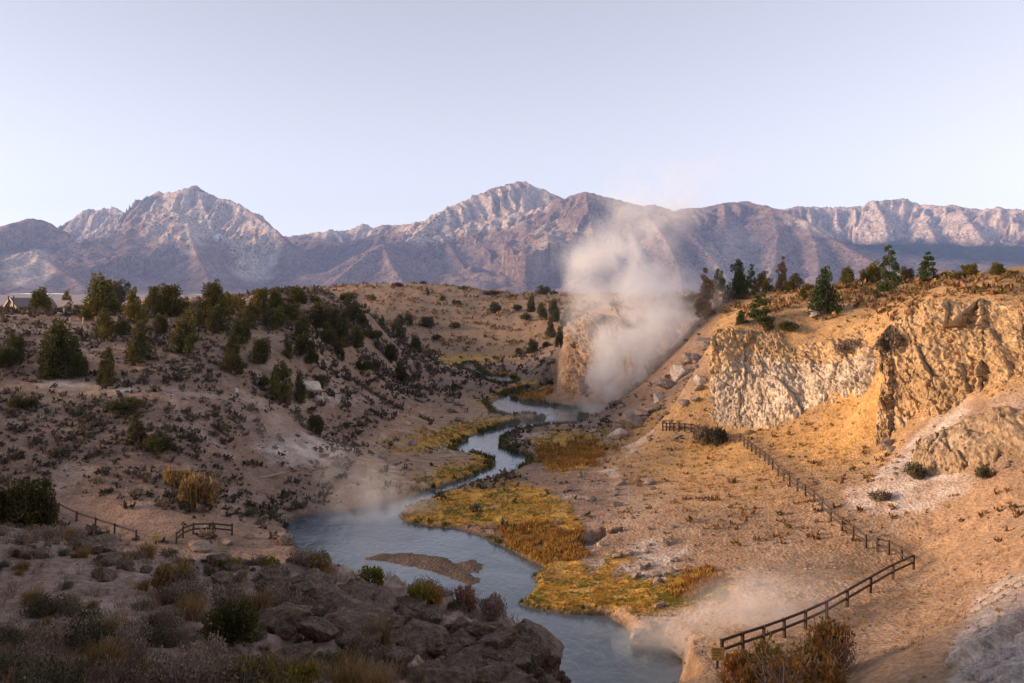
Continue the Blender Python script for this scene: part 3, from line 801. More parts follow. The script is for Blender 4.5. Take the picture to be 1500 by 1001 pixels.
def make_crown(kind, seed, cols):
    rng = np.random.default_rng(seed); lobes = []
    if kind == 'round':       # broad rounded juniper, several leaders
        lobes.append((0, 0, 0.42, 0.20, 0.20, 0.34))
        for j in range(3):
            a0 = rng.random() * 6.28; lx, ly = 0.17 * math.cos(a0), 0.17 * math.sin(a0); top = 0.62 + 0.32 * rng.random()
            for i in range(9):
                z = 0.10 + (top - 0.10) * i / 8; q = (0.095 + 0.095 * rng.random()) * (1.15 - 0.45 * z); a = rng.random() * 6.28; R = 0.19 * (1.1 - 0.7 * z / top)
                lobes.append((lx + R * math.cos(a), ly + R * math.sin(a), z, q, q, q * 1.25))
        n = 5600; sz = 0.027
    elif kind == 'cone':      # upright pointed juniper
        lean = 0.06 * rng.normal()
        for i in range(26):
            z = 0.05 + 0.88 * i / 25; R = (0.34 * (1 - z) ** 0.7 + 0.02) * (0.6 + 0.6 * rng.random()); a = rng.random() * 6.28
            q = 0.08 + 0.13 * (1 - z) * (0.6 + 0.6 * rng.random())
            lobes.append((R * math.cos(a) + lean * z, R * math.sin(a), z, q, q, q * 1.1))
        lobes.append((0, 0, 0.38, 0.15, 0.15, 0.38)); n = 4800; sz = 0.026
    elif kind == 'bush':      # low spreading
        for i in range(18):
            a = rng.random() * 6.28; R = 0.38 * rng.random() ** 0.5; q = 0.10 + 0.10 * rng.random()
            lobes.append((R * math.cos(a), R * math.sin(a), 0.16 + 0.62 * rng.random() * (1 - 1.4 * R), q, q, q * 1.4))
        n = 3600; sz = 0.030
    elif kind == 'pine':      # open tiered pine
        for i in range(9):
            z = 0.16 + 0.78 * i / 8; R = 0.42 * (1 - z) ** 0.7 + 0.04
            for j in range(5 if i < 7 else 3):
                a = rng.random() * 6.28; rr = R * (0.35 + 0.65 * rng.random()); q = 0.075 + 0.10 * (1 - z)
                lobes.append((rr * math.cos(a), rr * math.sin(a), z + 0.03 * rng.normal(), q, q, q * 0.5))
        n = 5200; sz = 0.024
    v, f, c = leaf_cloud(rng, lobes, n, sz, cols, 1.2 if kind != 'pine' else 0.4)
    return mesh_np(kind + "_crown", v, f, leaf_m, c, False)

PROTO = {}
for kind in ('round', 'cone', 'bush', 'pine'):
    for cn, cols in (('jun', JUN), ('dark', DARK), ('pine', PINE)):
        if kind == 'pine' and cn != 'pine': continue
        if kind in ('round', 'bush') and cn == 'pine': continue
        for s in range(4 if kind in ('round', 'cone') and cn == 'dark' else 3 if kind in ('round', 'cone') and cn == 'jun' else 2):
            PROTO[(kind, cn, s)] = make_crown(kind, hash((len(kind), len(cn), s)) % 9999 + s * 7, cols)
PROTO[('cone', 'tan', 0)] = make_crown('pine', 77, TANC)
TRUNKS = [trunk_mesh("trunk", np.random.default_rng(i + 5), 0.85 if i < 3 else 0.97, 0.035 if i < 3 else 0.02, 7) for i in range(4)]
TREE_GROUND = []

def plant_tree(px, base, top, w, kind, cn, label, group, name=None, Y=None):
    if Y is None: x, y, z = ground_hit(px, base)
    else: x, y = (px - 750) / F * Y, Y; z = float(H(np.array([x]), np.array([Y]))[0])
    hgt = max((base - top) / F * y, 0.6); wd = max(w / F * y, 0.6) * 1.2
    e = bpy.data.objects.new(name or {'pine': 'pine_tree', 'bush': 'juniper_bush'}.get(kind, 'juniper_tree'), None)
    COL.objects.link(e); e.location = (x, y, z - 0.05); e.empty_display_size = 0.2
    e.rotation_euler = (random.uniform(-.06, .06), random.uniform(-.06, .06), random.random() * 6.28)
    if label in (L1, L2, L3, L4):
        size = 'small' if hgt < 3.2 else 'middling' if hgt < 5.5 else 'tall'; wide = wd / hgt
        shape = {'round': 'rounded', 'cone': 'pointed', 'bush': 'low spreading', 'pine': 'open tiered'}[kind] + (' wide' if wide > 1.1 and kind != 'bush' else ' slender' if wide < 0.6 else '')
        label = {L1: "%s %s olive juniper on the left canyon rim", L2: "%s %s dark juniper on the left sagebrush slope", L3: "%s %s dark juniper on the hill closing the canyon", L4: "%s %s conifer on the plateau above the tan cliff"}[label] % (size, shape)
        if cn == 'jun' and 'conifer' in label: label = label.replace('conifer', 'olive conifer')
        if y < 250 and label.startswith(("small", "middling")) and 'slope' in label: label += " by the rim" if z > 17 else " near the valley floor" if z < 8 else " halfway up"
        if 'closing' in label: label += ", along its crest" if z > 24 else ", at its foot" if z < 8 else ", on its flank"
    e["label"] = label; e["category"] = 'bush' if kind == 'bush' else 'tree'; e["group"] = group
    keys = [k for k in PROTO if k[0] == kind and k[1] == cn]
    cr = link("crown", PROTO[random.choice(keys)], e); cr.scale = (wd * random.uniform(.9, 1.15), wd * random.uniform(.9, 1.1), hgt)
    tr = link("trunk", TRUNKS[3 if kind == 'pine' else random.randrange(3)], e); tr.scale = (wd * (1.0 if kind != 'pine' else 0.9), wd, hgt)
    TREE_GROUND.append((x, y, wd))
    return e

G1 = "junipers along the left canyon rim"; L1 = "olive green juniper on the left rim, catching low sun"
G2 = "junipers down the left canyon slope"; L2 = "shaded green juniper on the left sagebrush slope"
G3 = "junipers on the hill that closes the canyon"; L3 = "small dark juniper on the hill closing the canyon"
G4 = "conifers on the right plateau"; L4 = "green conifer on the plateau above the tan cliff"
G5 = "dark bushes at the near left edge"
RIM = [(145, 464, 400, 58, 'round', 'jun'), (175, 449, 409, 40, 'round', 'jun'), (201, 473, 422, 30, 'cone', 'jun'), (254, 464, 408, 52, 'round', 'jun'),
       (226, 455, 412, 27, 'round', 'jun'), (310, 470, 403, 46, 'round', 'jun'), (333, 462, 428, 22, 'cone', 'jun'), (350, 455, 430, 20, 'bush', 'jun'), (383, 457, 416, 40, 'round', 'jun'),
       (408, 458, 420, 28, 'round', 'jun'), (438, 452, 426, 38, 'round', 'jun'), (462, 446, 428, 16, 'bush', 'jun'), (510, 443, 424, 30, 'bush', 'dark'), (543, 441, 428, 14, 'bush', 'jun')]
for px, b_, t_, w_, k, c_ in RIM: plant_tree(px, b_, t_, w_, k, c_, L1, G1)
plant_tree(65, 458, 420, 42, 'round', 'jun', "rounded juniper standing in front of the cabin roof", G1)
plant_tree(97, 457, 421, 18, 'cone', 'jun', "slim juniper right behind the cabin", G1, Y=262)
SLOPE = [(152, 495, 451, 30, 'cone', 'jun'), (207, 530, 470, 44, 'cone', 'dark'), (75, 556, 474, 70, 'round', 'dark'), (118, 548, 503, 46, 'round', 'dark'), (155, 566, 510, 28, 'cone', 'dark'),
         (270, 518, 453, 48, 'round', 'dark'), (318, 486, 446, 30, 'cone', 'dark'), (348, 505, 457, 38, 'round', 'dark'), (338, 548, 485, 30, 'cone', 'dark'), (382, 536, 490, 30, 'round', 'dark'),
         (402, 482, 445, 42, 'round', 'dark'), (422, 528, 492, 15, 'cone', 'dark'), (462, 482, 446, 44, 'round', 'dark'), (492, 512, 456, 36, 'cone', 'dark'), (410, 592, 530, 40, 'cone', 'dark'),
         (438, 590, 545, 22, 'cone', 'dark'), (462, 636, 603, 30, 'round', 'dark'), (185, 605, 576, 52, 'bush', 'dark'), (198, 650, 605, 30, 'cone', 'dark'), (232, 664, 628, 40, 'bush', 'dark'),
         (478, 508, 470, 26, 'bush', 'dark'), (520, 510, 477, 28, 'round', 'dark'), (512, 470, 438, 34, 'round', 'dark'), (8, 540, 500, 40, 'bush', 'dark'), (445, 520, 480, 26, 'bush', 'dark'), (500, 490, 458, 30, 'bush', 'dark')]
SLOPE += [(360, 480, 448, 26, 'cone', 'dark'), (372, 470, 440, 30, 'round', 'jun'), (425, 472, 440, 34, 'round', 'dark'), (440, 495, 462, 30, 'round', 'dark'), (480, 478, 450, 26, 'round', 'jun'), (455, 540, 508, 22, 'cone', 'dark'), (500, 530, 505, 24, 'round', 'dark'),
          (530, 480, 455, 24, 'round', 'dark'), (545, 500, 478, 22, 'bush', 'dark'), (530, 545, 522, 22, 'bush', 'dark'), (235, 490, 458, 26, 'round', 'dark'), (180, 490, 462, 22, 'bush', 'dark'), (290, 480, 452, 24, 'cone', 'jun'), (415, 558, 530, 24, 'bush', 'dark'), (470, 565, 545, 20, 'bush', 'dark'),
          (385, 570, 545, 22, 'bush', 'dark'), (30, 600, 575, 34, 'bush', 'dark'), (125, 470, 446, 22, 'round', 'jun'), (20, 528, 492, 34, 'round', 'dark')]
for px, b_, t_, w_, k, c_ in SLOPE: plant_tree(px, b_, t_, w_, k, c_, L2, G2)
HILL = [(583, 498, 460, 22, 'cone'), (626, 480, 461, 26, 'round'), (668, 481, 470, 15, 'bush'), (570, 527, 498, 28, 'round'), (606, 516, 492, 26, 'round'), (590, 563, 530, 28, 'round'), (560, 481, 462, 11, 'cone'),
        (550, 542, 526, 15, 'bush'), (598, 478, 455, 14, 'bush'), (640, 500, 487, 14, 'bush'), (727, 460, 443, 24, 'round'), (667, 448, 437, 12, 'bush'), (806, 495, 466, 17, 'cone'), (821, 510, 468, 13, 'cone'), (781, 518, 497, 19, 'round'),
        (760, 519, 507, 12, 'bush'), (800, 509, 498, 10, 'bush'), (626, 434, 422, 6, 'cone'), (648, 441, 430, 8, 'bush'), (680, 425, 418, 15, 'bush'), (720, 433, 423, 22, 'bush'), (795, 432, 419, 22, 'round'), (811, 432, 424, 10, 'bush'),
        (780, 458, 432, 18, 'round'), (797, 468, 444, 20, 'round'), (815, 472, 440, 24, 'round'), (831, 478, 450, 20, 'round'), (757, 456, 444, 14, 'bush'), (770, 470, 455, 16, 'bush'), (620, 416, 410, 10, 'bush'), (750, 438, 430, 12, 'bush'), (583, 420, 412, 14, 'bush'), (806, 565, 555, 9, 'bush'), (668, 572, 560, 16, 'bush')]
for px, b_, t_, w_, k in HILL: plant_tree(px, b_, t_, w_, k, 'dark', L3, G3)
PLAT = [(1012, 458, 430, 30, 'round', 'jun'), (1053, 432, 393, 23, 'cone', 'pine'), (1079, 438, 380, 34, 'cone', 'pine'), (1100, 422, 379, 19, 'pine', 'pine'), (1118, 422, 391, 28, 'cone', 'jun'),
        (1165, 424, 397, 30, 'cone', 'jun'), (1209, 460, 389, 40, 'cone', 'pine'), (1238, 416, 382, 27, 'round', 'jun'), (1262, 414, 390, 19, 'cone', 'jun'), (1284, 415, 380, 36, 'round', 'jun'), (1325, 415, 391, 27, 'round', 'dark'),
        (1385, 410, 395, 22, 'bush', 'dark'), (1421, 405, 386, 33, 'round', 'jun'), (1458, 404, 384, 28, 'round', 'jun'), (1482, 403, 394, 20, 'bush', 'jun'), (1087, 476, 455, 17, 'cone', 'pine'), (1125, 488, 468, 18, 'cone', 'dark'),
        (1155, 486, 467, 30, 'bush', 'dark'), (1176, 442, 421, 14, 'cone', 'jun'), (1282, 438, 424, 13, 'cone', 'pine'), (1185, 424, 408, 14, 'bush', 'jun'), (1405, 410, 396, 18, 'bush', 'dark')]
for px, b_, t_, w_, k, c_ in PLAT: plant_tree(px, b_, t_, w_, k, c_, L4, G4)
plant_tree(1305, 432, 361, 32, 'pine', 'pine', "tallest open pine on the right plateau", G4)
plant_tree(1359, 414, 369, 32, 'pine', 'pine', "broad tiered pine near the far end of the right plateau", G4)
plant_tree(1111, 478, 432, 36, 'pine', 'pine', "sparse young fir in the hollow above the tan cliff", G4)
plant_tree(1144, 425, 374, 18, 'cone', 'tan', "thin tan dying conifer between green plateau conifers", G4, name='pine_tree')
plant_tree(1033, 470, 396, 34, 'cone', 'tan', "half dead tan juniper at the edge of the steam", G4, name='juniper_tree')
for px, b_, t_, w_, k, l in [(42, 772, 682, 84, 'round', "broad dark juniper on the near left edge"), (72, 770, 686, 36, 'cone', "pointed dark juniper beside the broad one at the near left edge"),
                             (12, 690, 634, 40, 'round', "small dark juniper behind the broad one at the near left edge"), (342, 952, 855, 80, 'bush', "rounded dark green bush on the near slope")]:
    plant_tree(px, b_, t_, w_, k, 'dark', l, G5, Y=38.5 if px < 100 else None)

# ------------------------------------------------------------------ cliffs
def cliff_mesh(name, base, top, nu, nv, seed, amp=1.0, colfn=None, mat=None, back=6.0, push=0.0, fade=0.05):
    """base/top: (px,py,Y) polylines with equal counts.  A rough rock face between foot and brow, running on into the ground above."""
    B = np.array([at(*p) for p in base]); T = np.array([at(*p) for p in top])
    t = np.linspace(0, len(B) - 1, nu)
    Bi = np.stack([np.interp(t, np.arange(len(B)), B[:, k]) for k in range(3)], 1)
    Ti = np.stack([np.interp(t, np.arange(len(T)), T[:, k]) for k in range(3)], 1)
    Bi[:, 2] -= 1.2 + 1.5 * push
    _o = np.gradient((Bi + Ti) / 2, axis=0); _o /= np.hypot(_o[:, 0], _o[:, 1])[:, None]
    Bi[:, 0] += _o[:, 1] * push; Bi[:, 1] -= _o[:, 0] * push; Ti[:, 0] += _o[:, 1] * push; Ti[:, 1] -= _o[:, 0] * push; Ti[:, 2] += 0.25 * push
    tan = np.gradient((Bi + Ti) / 2, axis=0); tan[:, 2] = 0; tan /= np.linalg.norm(tan, axis=1)[:, None]
    out = np.stack([tan[:, 1], -tan[:, 0], np.zeros(nu)], 1)      # away from the hill, towards the valley
    v = np.linspace(0, 1.18, nv)[None, :, None]
    vc = np.minimum(v, 1.0); ov = np.maximum(v - 1.0, 0) / 0.18
    Bq, Tq = Bi[:, None], Ti[:, None]
    prof = vc ** 1.7                               # steep upper face, apron at the foot
    Pn = Bq + (Tq - Bq) * np.concatenate([np.repeat(prof, 2, 2), np.broadcast_to(vc, prof.shape)], 2)
    Pn = Pn - out[:, None] * ov * back + np.array([0, 0, -1.0]) * (ov ** 1.2) * 3.2
    x, y, z = Pn[..., 0], Pn[..., 1], Pn[..., 2]
    u = np.linspace(0, 1, nu)
    edge = smooth(0, fade, u) * smooth(1, 1 - fade, u)
    L = np.linalg.norm(np.diff(Bi, axis=0), axis=1).sum(); sarc = (u * L)[:, None] + z * 0.15
    wu = sarc + 1.2 * fbm(sarc / 4, z / 4, 3, seed + 30); wv = z + 0.9 * fbm(sarc / 4, z / 4, 3, seed + 31) + 0.12 * sarc
    A1, A2, Ac = worley(wu / 3.6, wv / 4.6, seed + 40); B1, B2, Bc = worley(wu / 1.35, wv / 1.15, seed + 50)
    d = 1.5 * fbm(sarc / 7.5, z / 20 + seed, 3, seed) + 1.1 * (Ac - 0.5) - 0.28 * smooth(0.07, 0.0, A2 - A1) + 0.6 * (Bc - 0.5) - 0.12 * smooth(0.08, 0.0, B2 - B1)
    C1, C2, Cc_ = worley(wu / 0.62 + 7, wv / 0.5, seed + 60); d = d + 0.30 * (Cc_ - 0.5)
    d = d + 0.5 * (np.abs(fbm3(x / 1.1, y / 1.1, z / 0.9, 3, seed + 5)) * 2 - 0.5) + 0.22 * ridged(sarc / 0.8, z / 0.7, 3, seed + 9)
    d = d * amp * edge[:, None] * (0.35 + 0.65 * smooth(0, 0.25, vc[..., 0]))
    bur = -1.6 * (1 - edge)[:, None]
    nrm = out[:, None] * 0.9 + np.array([0, 0, 0.42])
    Pn = Pn + nrm * (d + bur)[..., None]
    cols = colfn(Pn, u[:, None] + 0 * z, np.broadcast_to(vc[..., 0], z.shape), d) if colfn else np.ones(Pn.shape) * [0.42, 0.31, 0.2]
    return mesh_np(name, Pn.reshape(-1, 3), grid_faces(nu, nv), mat, np.clip(cols, .02, .85).reshape(-1, 3))

cliff_m = earth_mat("cliff_rock", (0.45, 1.7, 6.0), ((0.7, 0.9), (0.8, 0.35), (0.7, 0.09)), stone=1.3, contrast=(0.55, 1.35), spec=0.1)
def rockcol(main, pale, pale_v=(0.0, 0.0), dark=(0.16, 0.11, 0.075), seed=0):
    def fn(P, u, v, d):
        x, y, z = P[..., 0], P[..., 1], P[..., 2]
        n = fbm(x / 5 + y / 7, z / 4, 4, 800 + seed); n2 = fbm(x / 1.5 + y / 2, z / 1.3, 3, 810 + seed)
        c = np.ones(P.shape) * np.array(main)
        def lay(c, m, k): return c * (1 - m[..., None]) + np.array(k) * m[..., None]
        c = lay(c, smooth(-0.1, 0.5, n) * 0.45, [k * 1.2 for k in main])
        pm = smooth(pale_v[1] + 0.22, pale_v[1] - 0.22, v + 0.55 * n + 0.25 * n2) * smooth(pale_v[0] - 0.1, pale_v[0] + 0.05, v + 0.1 * n) if pale_v[1] > 0 else smooth(0.15, 0.5, n) * 0.6
        c = lay(c, pm * 0.85, pale)
        c = lay(c, smooth(0.3, 0.55, n2) * 0.5, dark); c = c * (1 + 0.25 * np.clip(n, -1, 1))[..., None]
        return c
    return fn

link("cliff", cliff_mesh("tan_cliff", [(1036, 612, 137), (1060, 622, 133), (1095, 630, 130), (1130, 630, 127), (1180, 612, 124), (1225, 593, 121), (1262, 582, 118.5), (1292, 570, 117)],
    [(1040, 500, 141), (1065, 482, 141), (1100, 486, 141), (1130, 483, 140), (1165, 500, 138), (1210, 505, 134), (1255, 488, 130), (1296, 474, 124)], 380, 140, 31, 0.9,
    rockcol((0.56, 0.375, 0.20), (0.72, 0.60, 0.47), (0.12, 0.62), seed=1), cliff_m, push=0.5), label="long tan cliff with a pale washed foot, above the fenced path", cat="cliff")
link("cliff", cliff_mesh("crag", [(1283, 640, 107.5), (1310, 625, 106), (1350, 604, 104), (1400, 584, 101), (1450, 566, 98), (1495, 548, 95), (1530, 540, 93)],
    [(1290, 500, 117), (1312, 478, 116), (1345, 462, 114), (1400, 446, 111), (1450, 440, 108), (1490, 448, 104), (1530, 450, 102)], 340, 140, 37, 1.05,
    rockcol((0.54, 0.365, 0.20), (0.70, 0.57, 0.43), seed=2), cliff_m, push=1.5), label="tall knobbly tan crag split by a dark crack, on the right hill", cat="cliff")
link("cliff", cliff_mesh("low_crag", [(1325, 700, 90), (1370, 690, 88), (1420, 675, 86), (1470, 672, 83), (1530, 680, 79)],
    [(1335, 655, 94), (1375, 635, 93), (1425, 610, 91), (1475, 598, 88), (1530, 600, 84)], 200, 60, 43, 0.7,
    rockcol((0.42, 0.30, 0.19), (0.58, 0.46, 0.35), dark=(0.12, 0.10, 0.085), seed=3), cliff_m, push=0.4), label="low broken rock band below the tall crag", cat="cliff")
link("cliff", cliff_mesh("vent_cliff", [(812, 574, 246), (835, 584, 232), (862, 592, 220), (890, 596, 210), (915, 590, 204), (950, 575, 200), (990, 560, 196), (1030, 552, 190)],
    [(816, 515, 262), (832, 480, 258), (862, 464, 252), (895, 462, 248), (925, 464, 244), (955, 466, 240), (1000, 470, 225), (1045, 478, 205)], 280, 100, 47, 1.9,
    rockcol((0.40, 0.275, 0.19), (0.55, 0.45, 0.37), dark=(0.14, 0.10, 0.08), seed=4), cliff_m, fade=0.2, push=0.8), label="weathered cliff behind the rising steam", cat="cliff")
link("cliff", cliff_mesh("pale_slab", [(1505, 868, 46), (1455, 900, 43.5), (1425, 925, 41), (1403, 955, 38), (1390, 995, 35.5), (1372, 1045, 32.5)],
    [(1580, 835, 44), (1545, 862, 42), (1525, 892, 39.5), (1515, 935, 36), (1512, 985, 32), (1512, 1045, 29)], 190, 120, 59, 0.6,
    rockcol((0.66, 0.57, 0.49), (0.80, 0.73, 0.66), dark=(0.30, 0.25, 0.22), seed=6), cliff_m, back=3, push=0.4), label="pale grey sloping rock slab at the near right edge", cat="rock")

# ------------------------------------------------------------------ boulders and stones
def rock_arrays(seed, sub=3, rough=0.35):
    bm = bmesh.new(); bmesh.ops.create_icosphere(bm, subdivisions=sub, radius=1.0)
    v = np.array([p.co[:] for p in bm.verts]); f = np.array([[q.index for q in p.verts] for p in bm.faces]); bm.free()
    rng = np.random.default_rng(seed)
    n = fbm3(v[:, 0] * 1.6 + seed, v[:, 1] * 1.6, v[:, 2] * 1.6, 4, seed)
    kn = np.abs(fbm3(v[:, 0] * 3.1 + seed, v[:, 1] * 3.1, v[:, 2] * 3.1, 3, seed + 4)) if sub > 2 else 0 * n
    v = v * (1 + rough * n - rough * 0.7 * kn + 0.12 * rough)[:, None]
    for _ in range(16):                                    # broken facets
        nv_ = rng.normal(size=3); nv_ /= np.linalg.norm(nv_); h = 0.50 + 0.32 * rng.random()
        dd = v @ nv_ - h; v = v - np.maximum(dd, 0)[:, None] * nv_ * 0.92
    if sub > 2: v = v * (1 + 0.10 * fbm3(v[:, 0] * 6 + seed, v[:, 1] * 6, v[:, 2] * 6, 3, seed + 8))[:, None]
    v[:, 2] *= 0.8
    return v, f

lich_m = None
def boulder_mat(name, col, col2, lichen=None):
    m, nt, b = new_mat(name); v = coords(nt)
    f1 = noise(nt, v, 1.6, 6, 0.65); f2 = noise(nt, v, 7.0, 5, 0.65)
    c = mixc(nt, ramp(nt, f1, [(0.35, 0.0), (0.65, 1.0)]), col, col2)
    c = mixc(nt, 0.8, c, ramp(nt, f2, [(0.3, 0.5), (0.7, 1.4)]), 'MULTIPLY')
    if lichen:
        lm = ramp(nt, noise(nt, v, 3.1, 4, 0.7), [(0.60, 0.0), (0.66, 1.0)])
        c = mixc(nt, math_n(nt, 'MULTIPLY', lm, 0.7), c, lichen)
    nt.links.new(c, b.inputs['Base Color']); b.inputs['Roughness'].default_value = 0.95; b.inputs['Specular IOR Level'].default_value = 0.15
    nb = bump(nt, f1, 0.8, 0.25); nb = bump(nt, f2, 0.8, 0.06, nb); nt.links.new(nb, b.inputs['Normal'])
    return m
dark_rock_m = boulder_mat("lichen_rock", (0.105, 0.076, 0.058), (0.26, 0.19, 0.14), (0.28, 0.23, 0.06))
grey_rock_m = boulder_mat("grey_rock", (0.20, 0.155, 0.13), (0.38, 0.30, 0.245))
pale_rock_m = boulder_mat("pale_rock", (0.46, 0.38, 0.32), (0.62, 0.54, 0.47))
ROCKS = {k: [mesh_np(k + "_boulder", *rock_arrays(900 + i * 7 + j * 31, 4, 0.5), mt, None, False) for i in range(5)]
         for j, (k, mt) in enumerate((('dark', dark_rock_m), ('grey', grey_rock_m), ('pale', pale_rock_m)))}

def place_rock(x, y, sx, kind, label, group, flat=0.8, sink=0.25):
    z = float(H(np.array([x]), np.array([y]))[0])
    o = link("boulder" if group == GB else "rock", random.choice(ROCKS[kind]), label=label, cat="rock", group=group)
    o.location = (x, y, z + sx * flat * (0.5 - sink)); o.scale = (sx * (0.8 + 0.5 * random.random()), sx * (0.8 + 0.4 * random.random()), sx * flat * (0.8 + 0.4 * random.random()))
    o.rotation_euler = (random.uniform(-.3, .3), random.uniform(-.3, .3), random.random() * 6.28)
    return o

GB = "lichen boulders on the near edge"; LB = "dark lichen spotted boulder on the near canyon edge"
rim_px = np.array([(20, 795), (60, 800), (100, 780), (150, 795), (175, 800), (250, 830), (300, 812), (350, 820), (420, 850), (470, 850), (520, 870), (560, 880), (610, 895), (660, 905), (700, 915), (740, 930), (780, 950), (820, 975), (832, 990)])
for i in range(300):
    t = random.random() ** 0.8 * (len(rim_px) - 1); k = min(int(t), len(rim_px) - 2); q = rim_px[k] + (rim_px[k + 1] - rim_px[k]) * (t - k)
    if q[0] < 380 and random.random() < 0.6: continue
    x, y, z = ground_hit(q[0] + random.gauss(0, 8), q[1] + 8 + abs(random.gauss(0, 1)) * (48 if q[0] > 400 else 16))
    if y > 36: continue
    sz_ = random.choice((0.16, 0.22, 0.28, 0.36, 0.5, 0.62)) * (1.0 if q[0] > 400 else 0.7)
    place_rock(x, y, sz_, 'dark', ("small " if sz_ < 0.2 else "" if sz_ < 0.4 else "big ") + LB + (" above the creek" if q[0] > 400 else " by the sagebrush"), GB, 0.85, 0.3)
for px, py, s, lab in [(832, 992, 1.0, "largest lichen covered boulder at the tip of the near rocks"), (790, 958, 0.8, "rounded lichen boulder behind the largest one on the near tip"), (148, 800, 0.7, "dark upright boulder under the broad near juniper")]:
    x, y, z = ground_hit(px, py); y = min(y, 30); x = (px - 750) / F * y
    place_rock(x, y, s, 'dark', lab, GB, 1.0, 0.3)
for px, py, s, k, lab in [(296, 806, 2.0, 'grey', "big grey boulder beside the trail railing"), (335, 798, 1.3, 'grey', "grey boulder next to the big one by the railing"), (365, 790, 1.2, 'grey', "flat grey boulder at the creek end of the railing"),
                     (901, 780, 1.3, 'dark', "black boulder with a pale rim at the meadow's head"), (818, 770, 1.0, 'grey', "dark boulder at the back of the golden meadow"), (965, 855, 1.2, 'grey', "grey leaning boulder in the near meadow"),
                     (935, 940, 1.5, 'grey', "brown wet boulder in the creek by the near meadow"), (1040, 688, 0.6, 'pale', "small white boulder on the golden slope"), (1010, 555, 1.6, 'grey', "grey boulder at the steam's right edge"),
                     (1300, 655, 2.4, 'grey', "dark sloping boulder under the tall crag"), (955, 604, 4.0, 'grey', "grey rock knob above the steaming bend"), (928, 622, 5.5, 'grey', "grey rock stack above the steaming bend"), (906, 642, 4.0, 'pale', "pale foot of the rock stack by the steaming bend"),
                     (940, 612, 4.5, 'grey', "small rock on top of the grey stack"), (1034, 510, 5.0, 'grey', "dark grey crag where the slope meets the plateau"), (1016, 532, 4.5, 'grey', "grey crag below the half dead juniper"), (998, 552, 4.5, 'pale', "pale crag on the ridge right of the steam"), (978, 570, 4.0, 'grey', "grey crag on the ridge right of the steam"), (965, 588, 3.0, 'pale', "pale knob just above the grey rock knob"), (1025, 560, 2.5, 'pale', "small pale crag left of the tan cliff"), (1155, 478, 1.0, 'pale', "tan rock beside the low bush above the cliff"), (1192, 462, 1.8, 'pale', "tan rock knob at the foot of the large plateau conifer"), (1095, 425, 3.0, 'pale', "tan rock pillar among the plateau conifers"),
                     (935, 845, 0.9, 'pale', "white crusted rock above the near meadow"), (720, 590, 1.0, 'grey', "grey rock on the far creek bank"), (880, 800, 0.8, 'pale', "pale rock by the small pool"), (1098, 636, 1.6, 'dark', "black rubble at the foot of the tan cliff"), (452, 575, 4.2, 'pale', "tall pale pointed rock on the left slope"), (466, 590, 3.0, 'pale', "pale rock at the foot of the pointed one on the left slope"), (480, 588, 2.2, 'pale', "white crumbly rock downslope of the pointed rock"), (85, 462, 1.4, 'pale', "pale rock near the cabin"), (243, 470, 1.0, 'pale', "white rock between two rim junipers")]:
    x, y, z = ground_hit(px, py); place_rock(x, y, s * 0.55, k, lab, "single boulders in the canyon")
GS = "grey rocks on the canyon floor"; LS = "weathered grey rock lying on the canyon floor"
for (x0, y0, x1, y1), n in [((640, 590, 760, 640), 14), ((830, 700, 960, 735), 18), ((560, 650, 640, 690), 8), ((900, 800, 1010, 850), 20), ((890, 740, 1000, 800), 8), ((380, 760, 430, 790), 10), ((600, 560, 700, 600), 14), ((760, 530, 830, 560), 14), ((925, 890, 1010, 975), 22), ((1300, 640, 1480, 700), 20), ((1050, 820, 1200, 860), 8), ((890, 590, 1000, 650), 22), ((960, 520, 1050, 600), 14)]:
    for i in range(n):
        x, y, z = ground_hit(random.uniform(x0, x1), random.uniform(y0, y1))
        if z < 0.15: continue
        zone = {640: "on the far left bank", 830: "in the rubble above the golden meadow", 560: "on the tan flat left of the creek", 900: "on the white crust above the near meadow", 380: "by the creek end of the railing", 600: "on the far left flat", 760: "below the vent cliff", 925: "on the bank by the near steam", 1300: "below the low rock band", 1050: "on the bare slope above the fence corner"}.get(x0, "around the steaming bend")
        place_rock(x, y, random.choice((0.25, 0.35, 0.5, 0.8)) * min(2.0, y / 110), 'grey', "weathered grey rock " + zone, GS)

# stones too small to pick apart
def scatter_px(n, x0, x1, y0, y1, prob=None, ymin=9):
    """points on the ground, spread evenly over true ground area within a picture window"""
    K = n * 6
    a = RNG.uniform((x0 - 750) / F, (x1 - 750) / F, K); b = np.exp(RNG.uniform(math.log(ymin), math.log(800), K))
    x = a * b; z = H(x, b); px, py = px_of(x, b, z)
    ok = (py > y0) & (py < y1) & (z > 0.18)
    if prob is not None: ok &= RNG.random(K) < prob(px, py, x, b, z)
    i = np.nonzero(ok)[0][:n]
    return x[i], b[i], z[i], px[i], py[i]

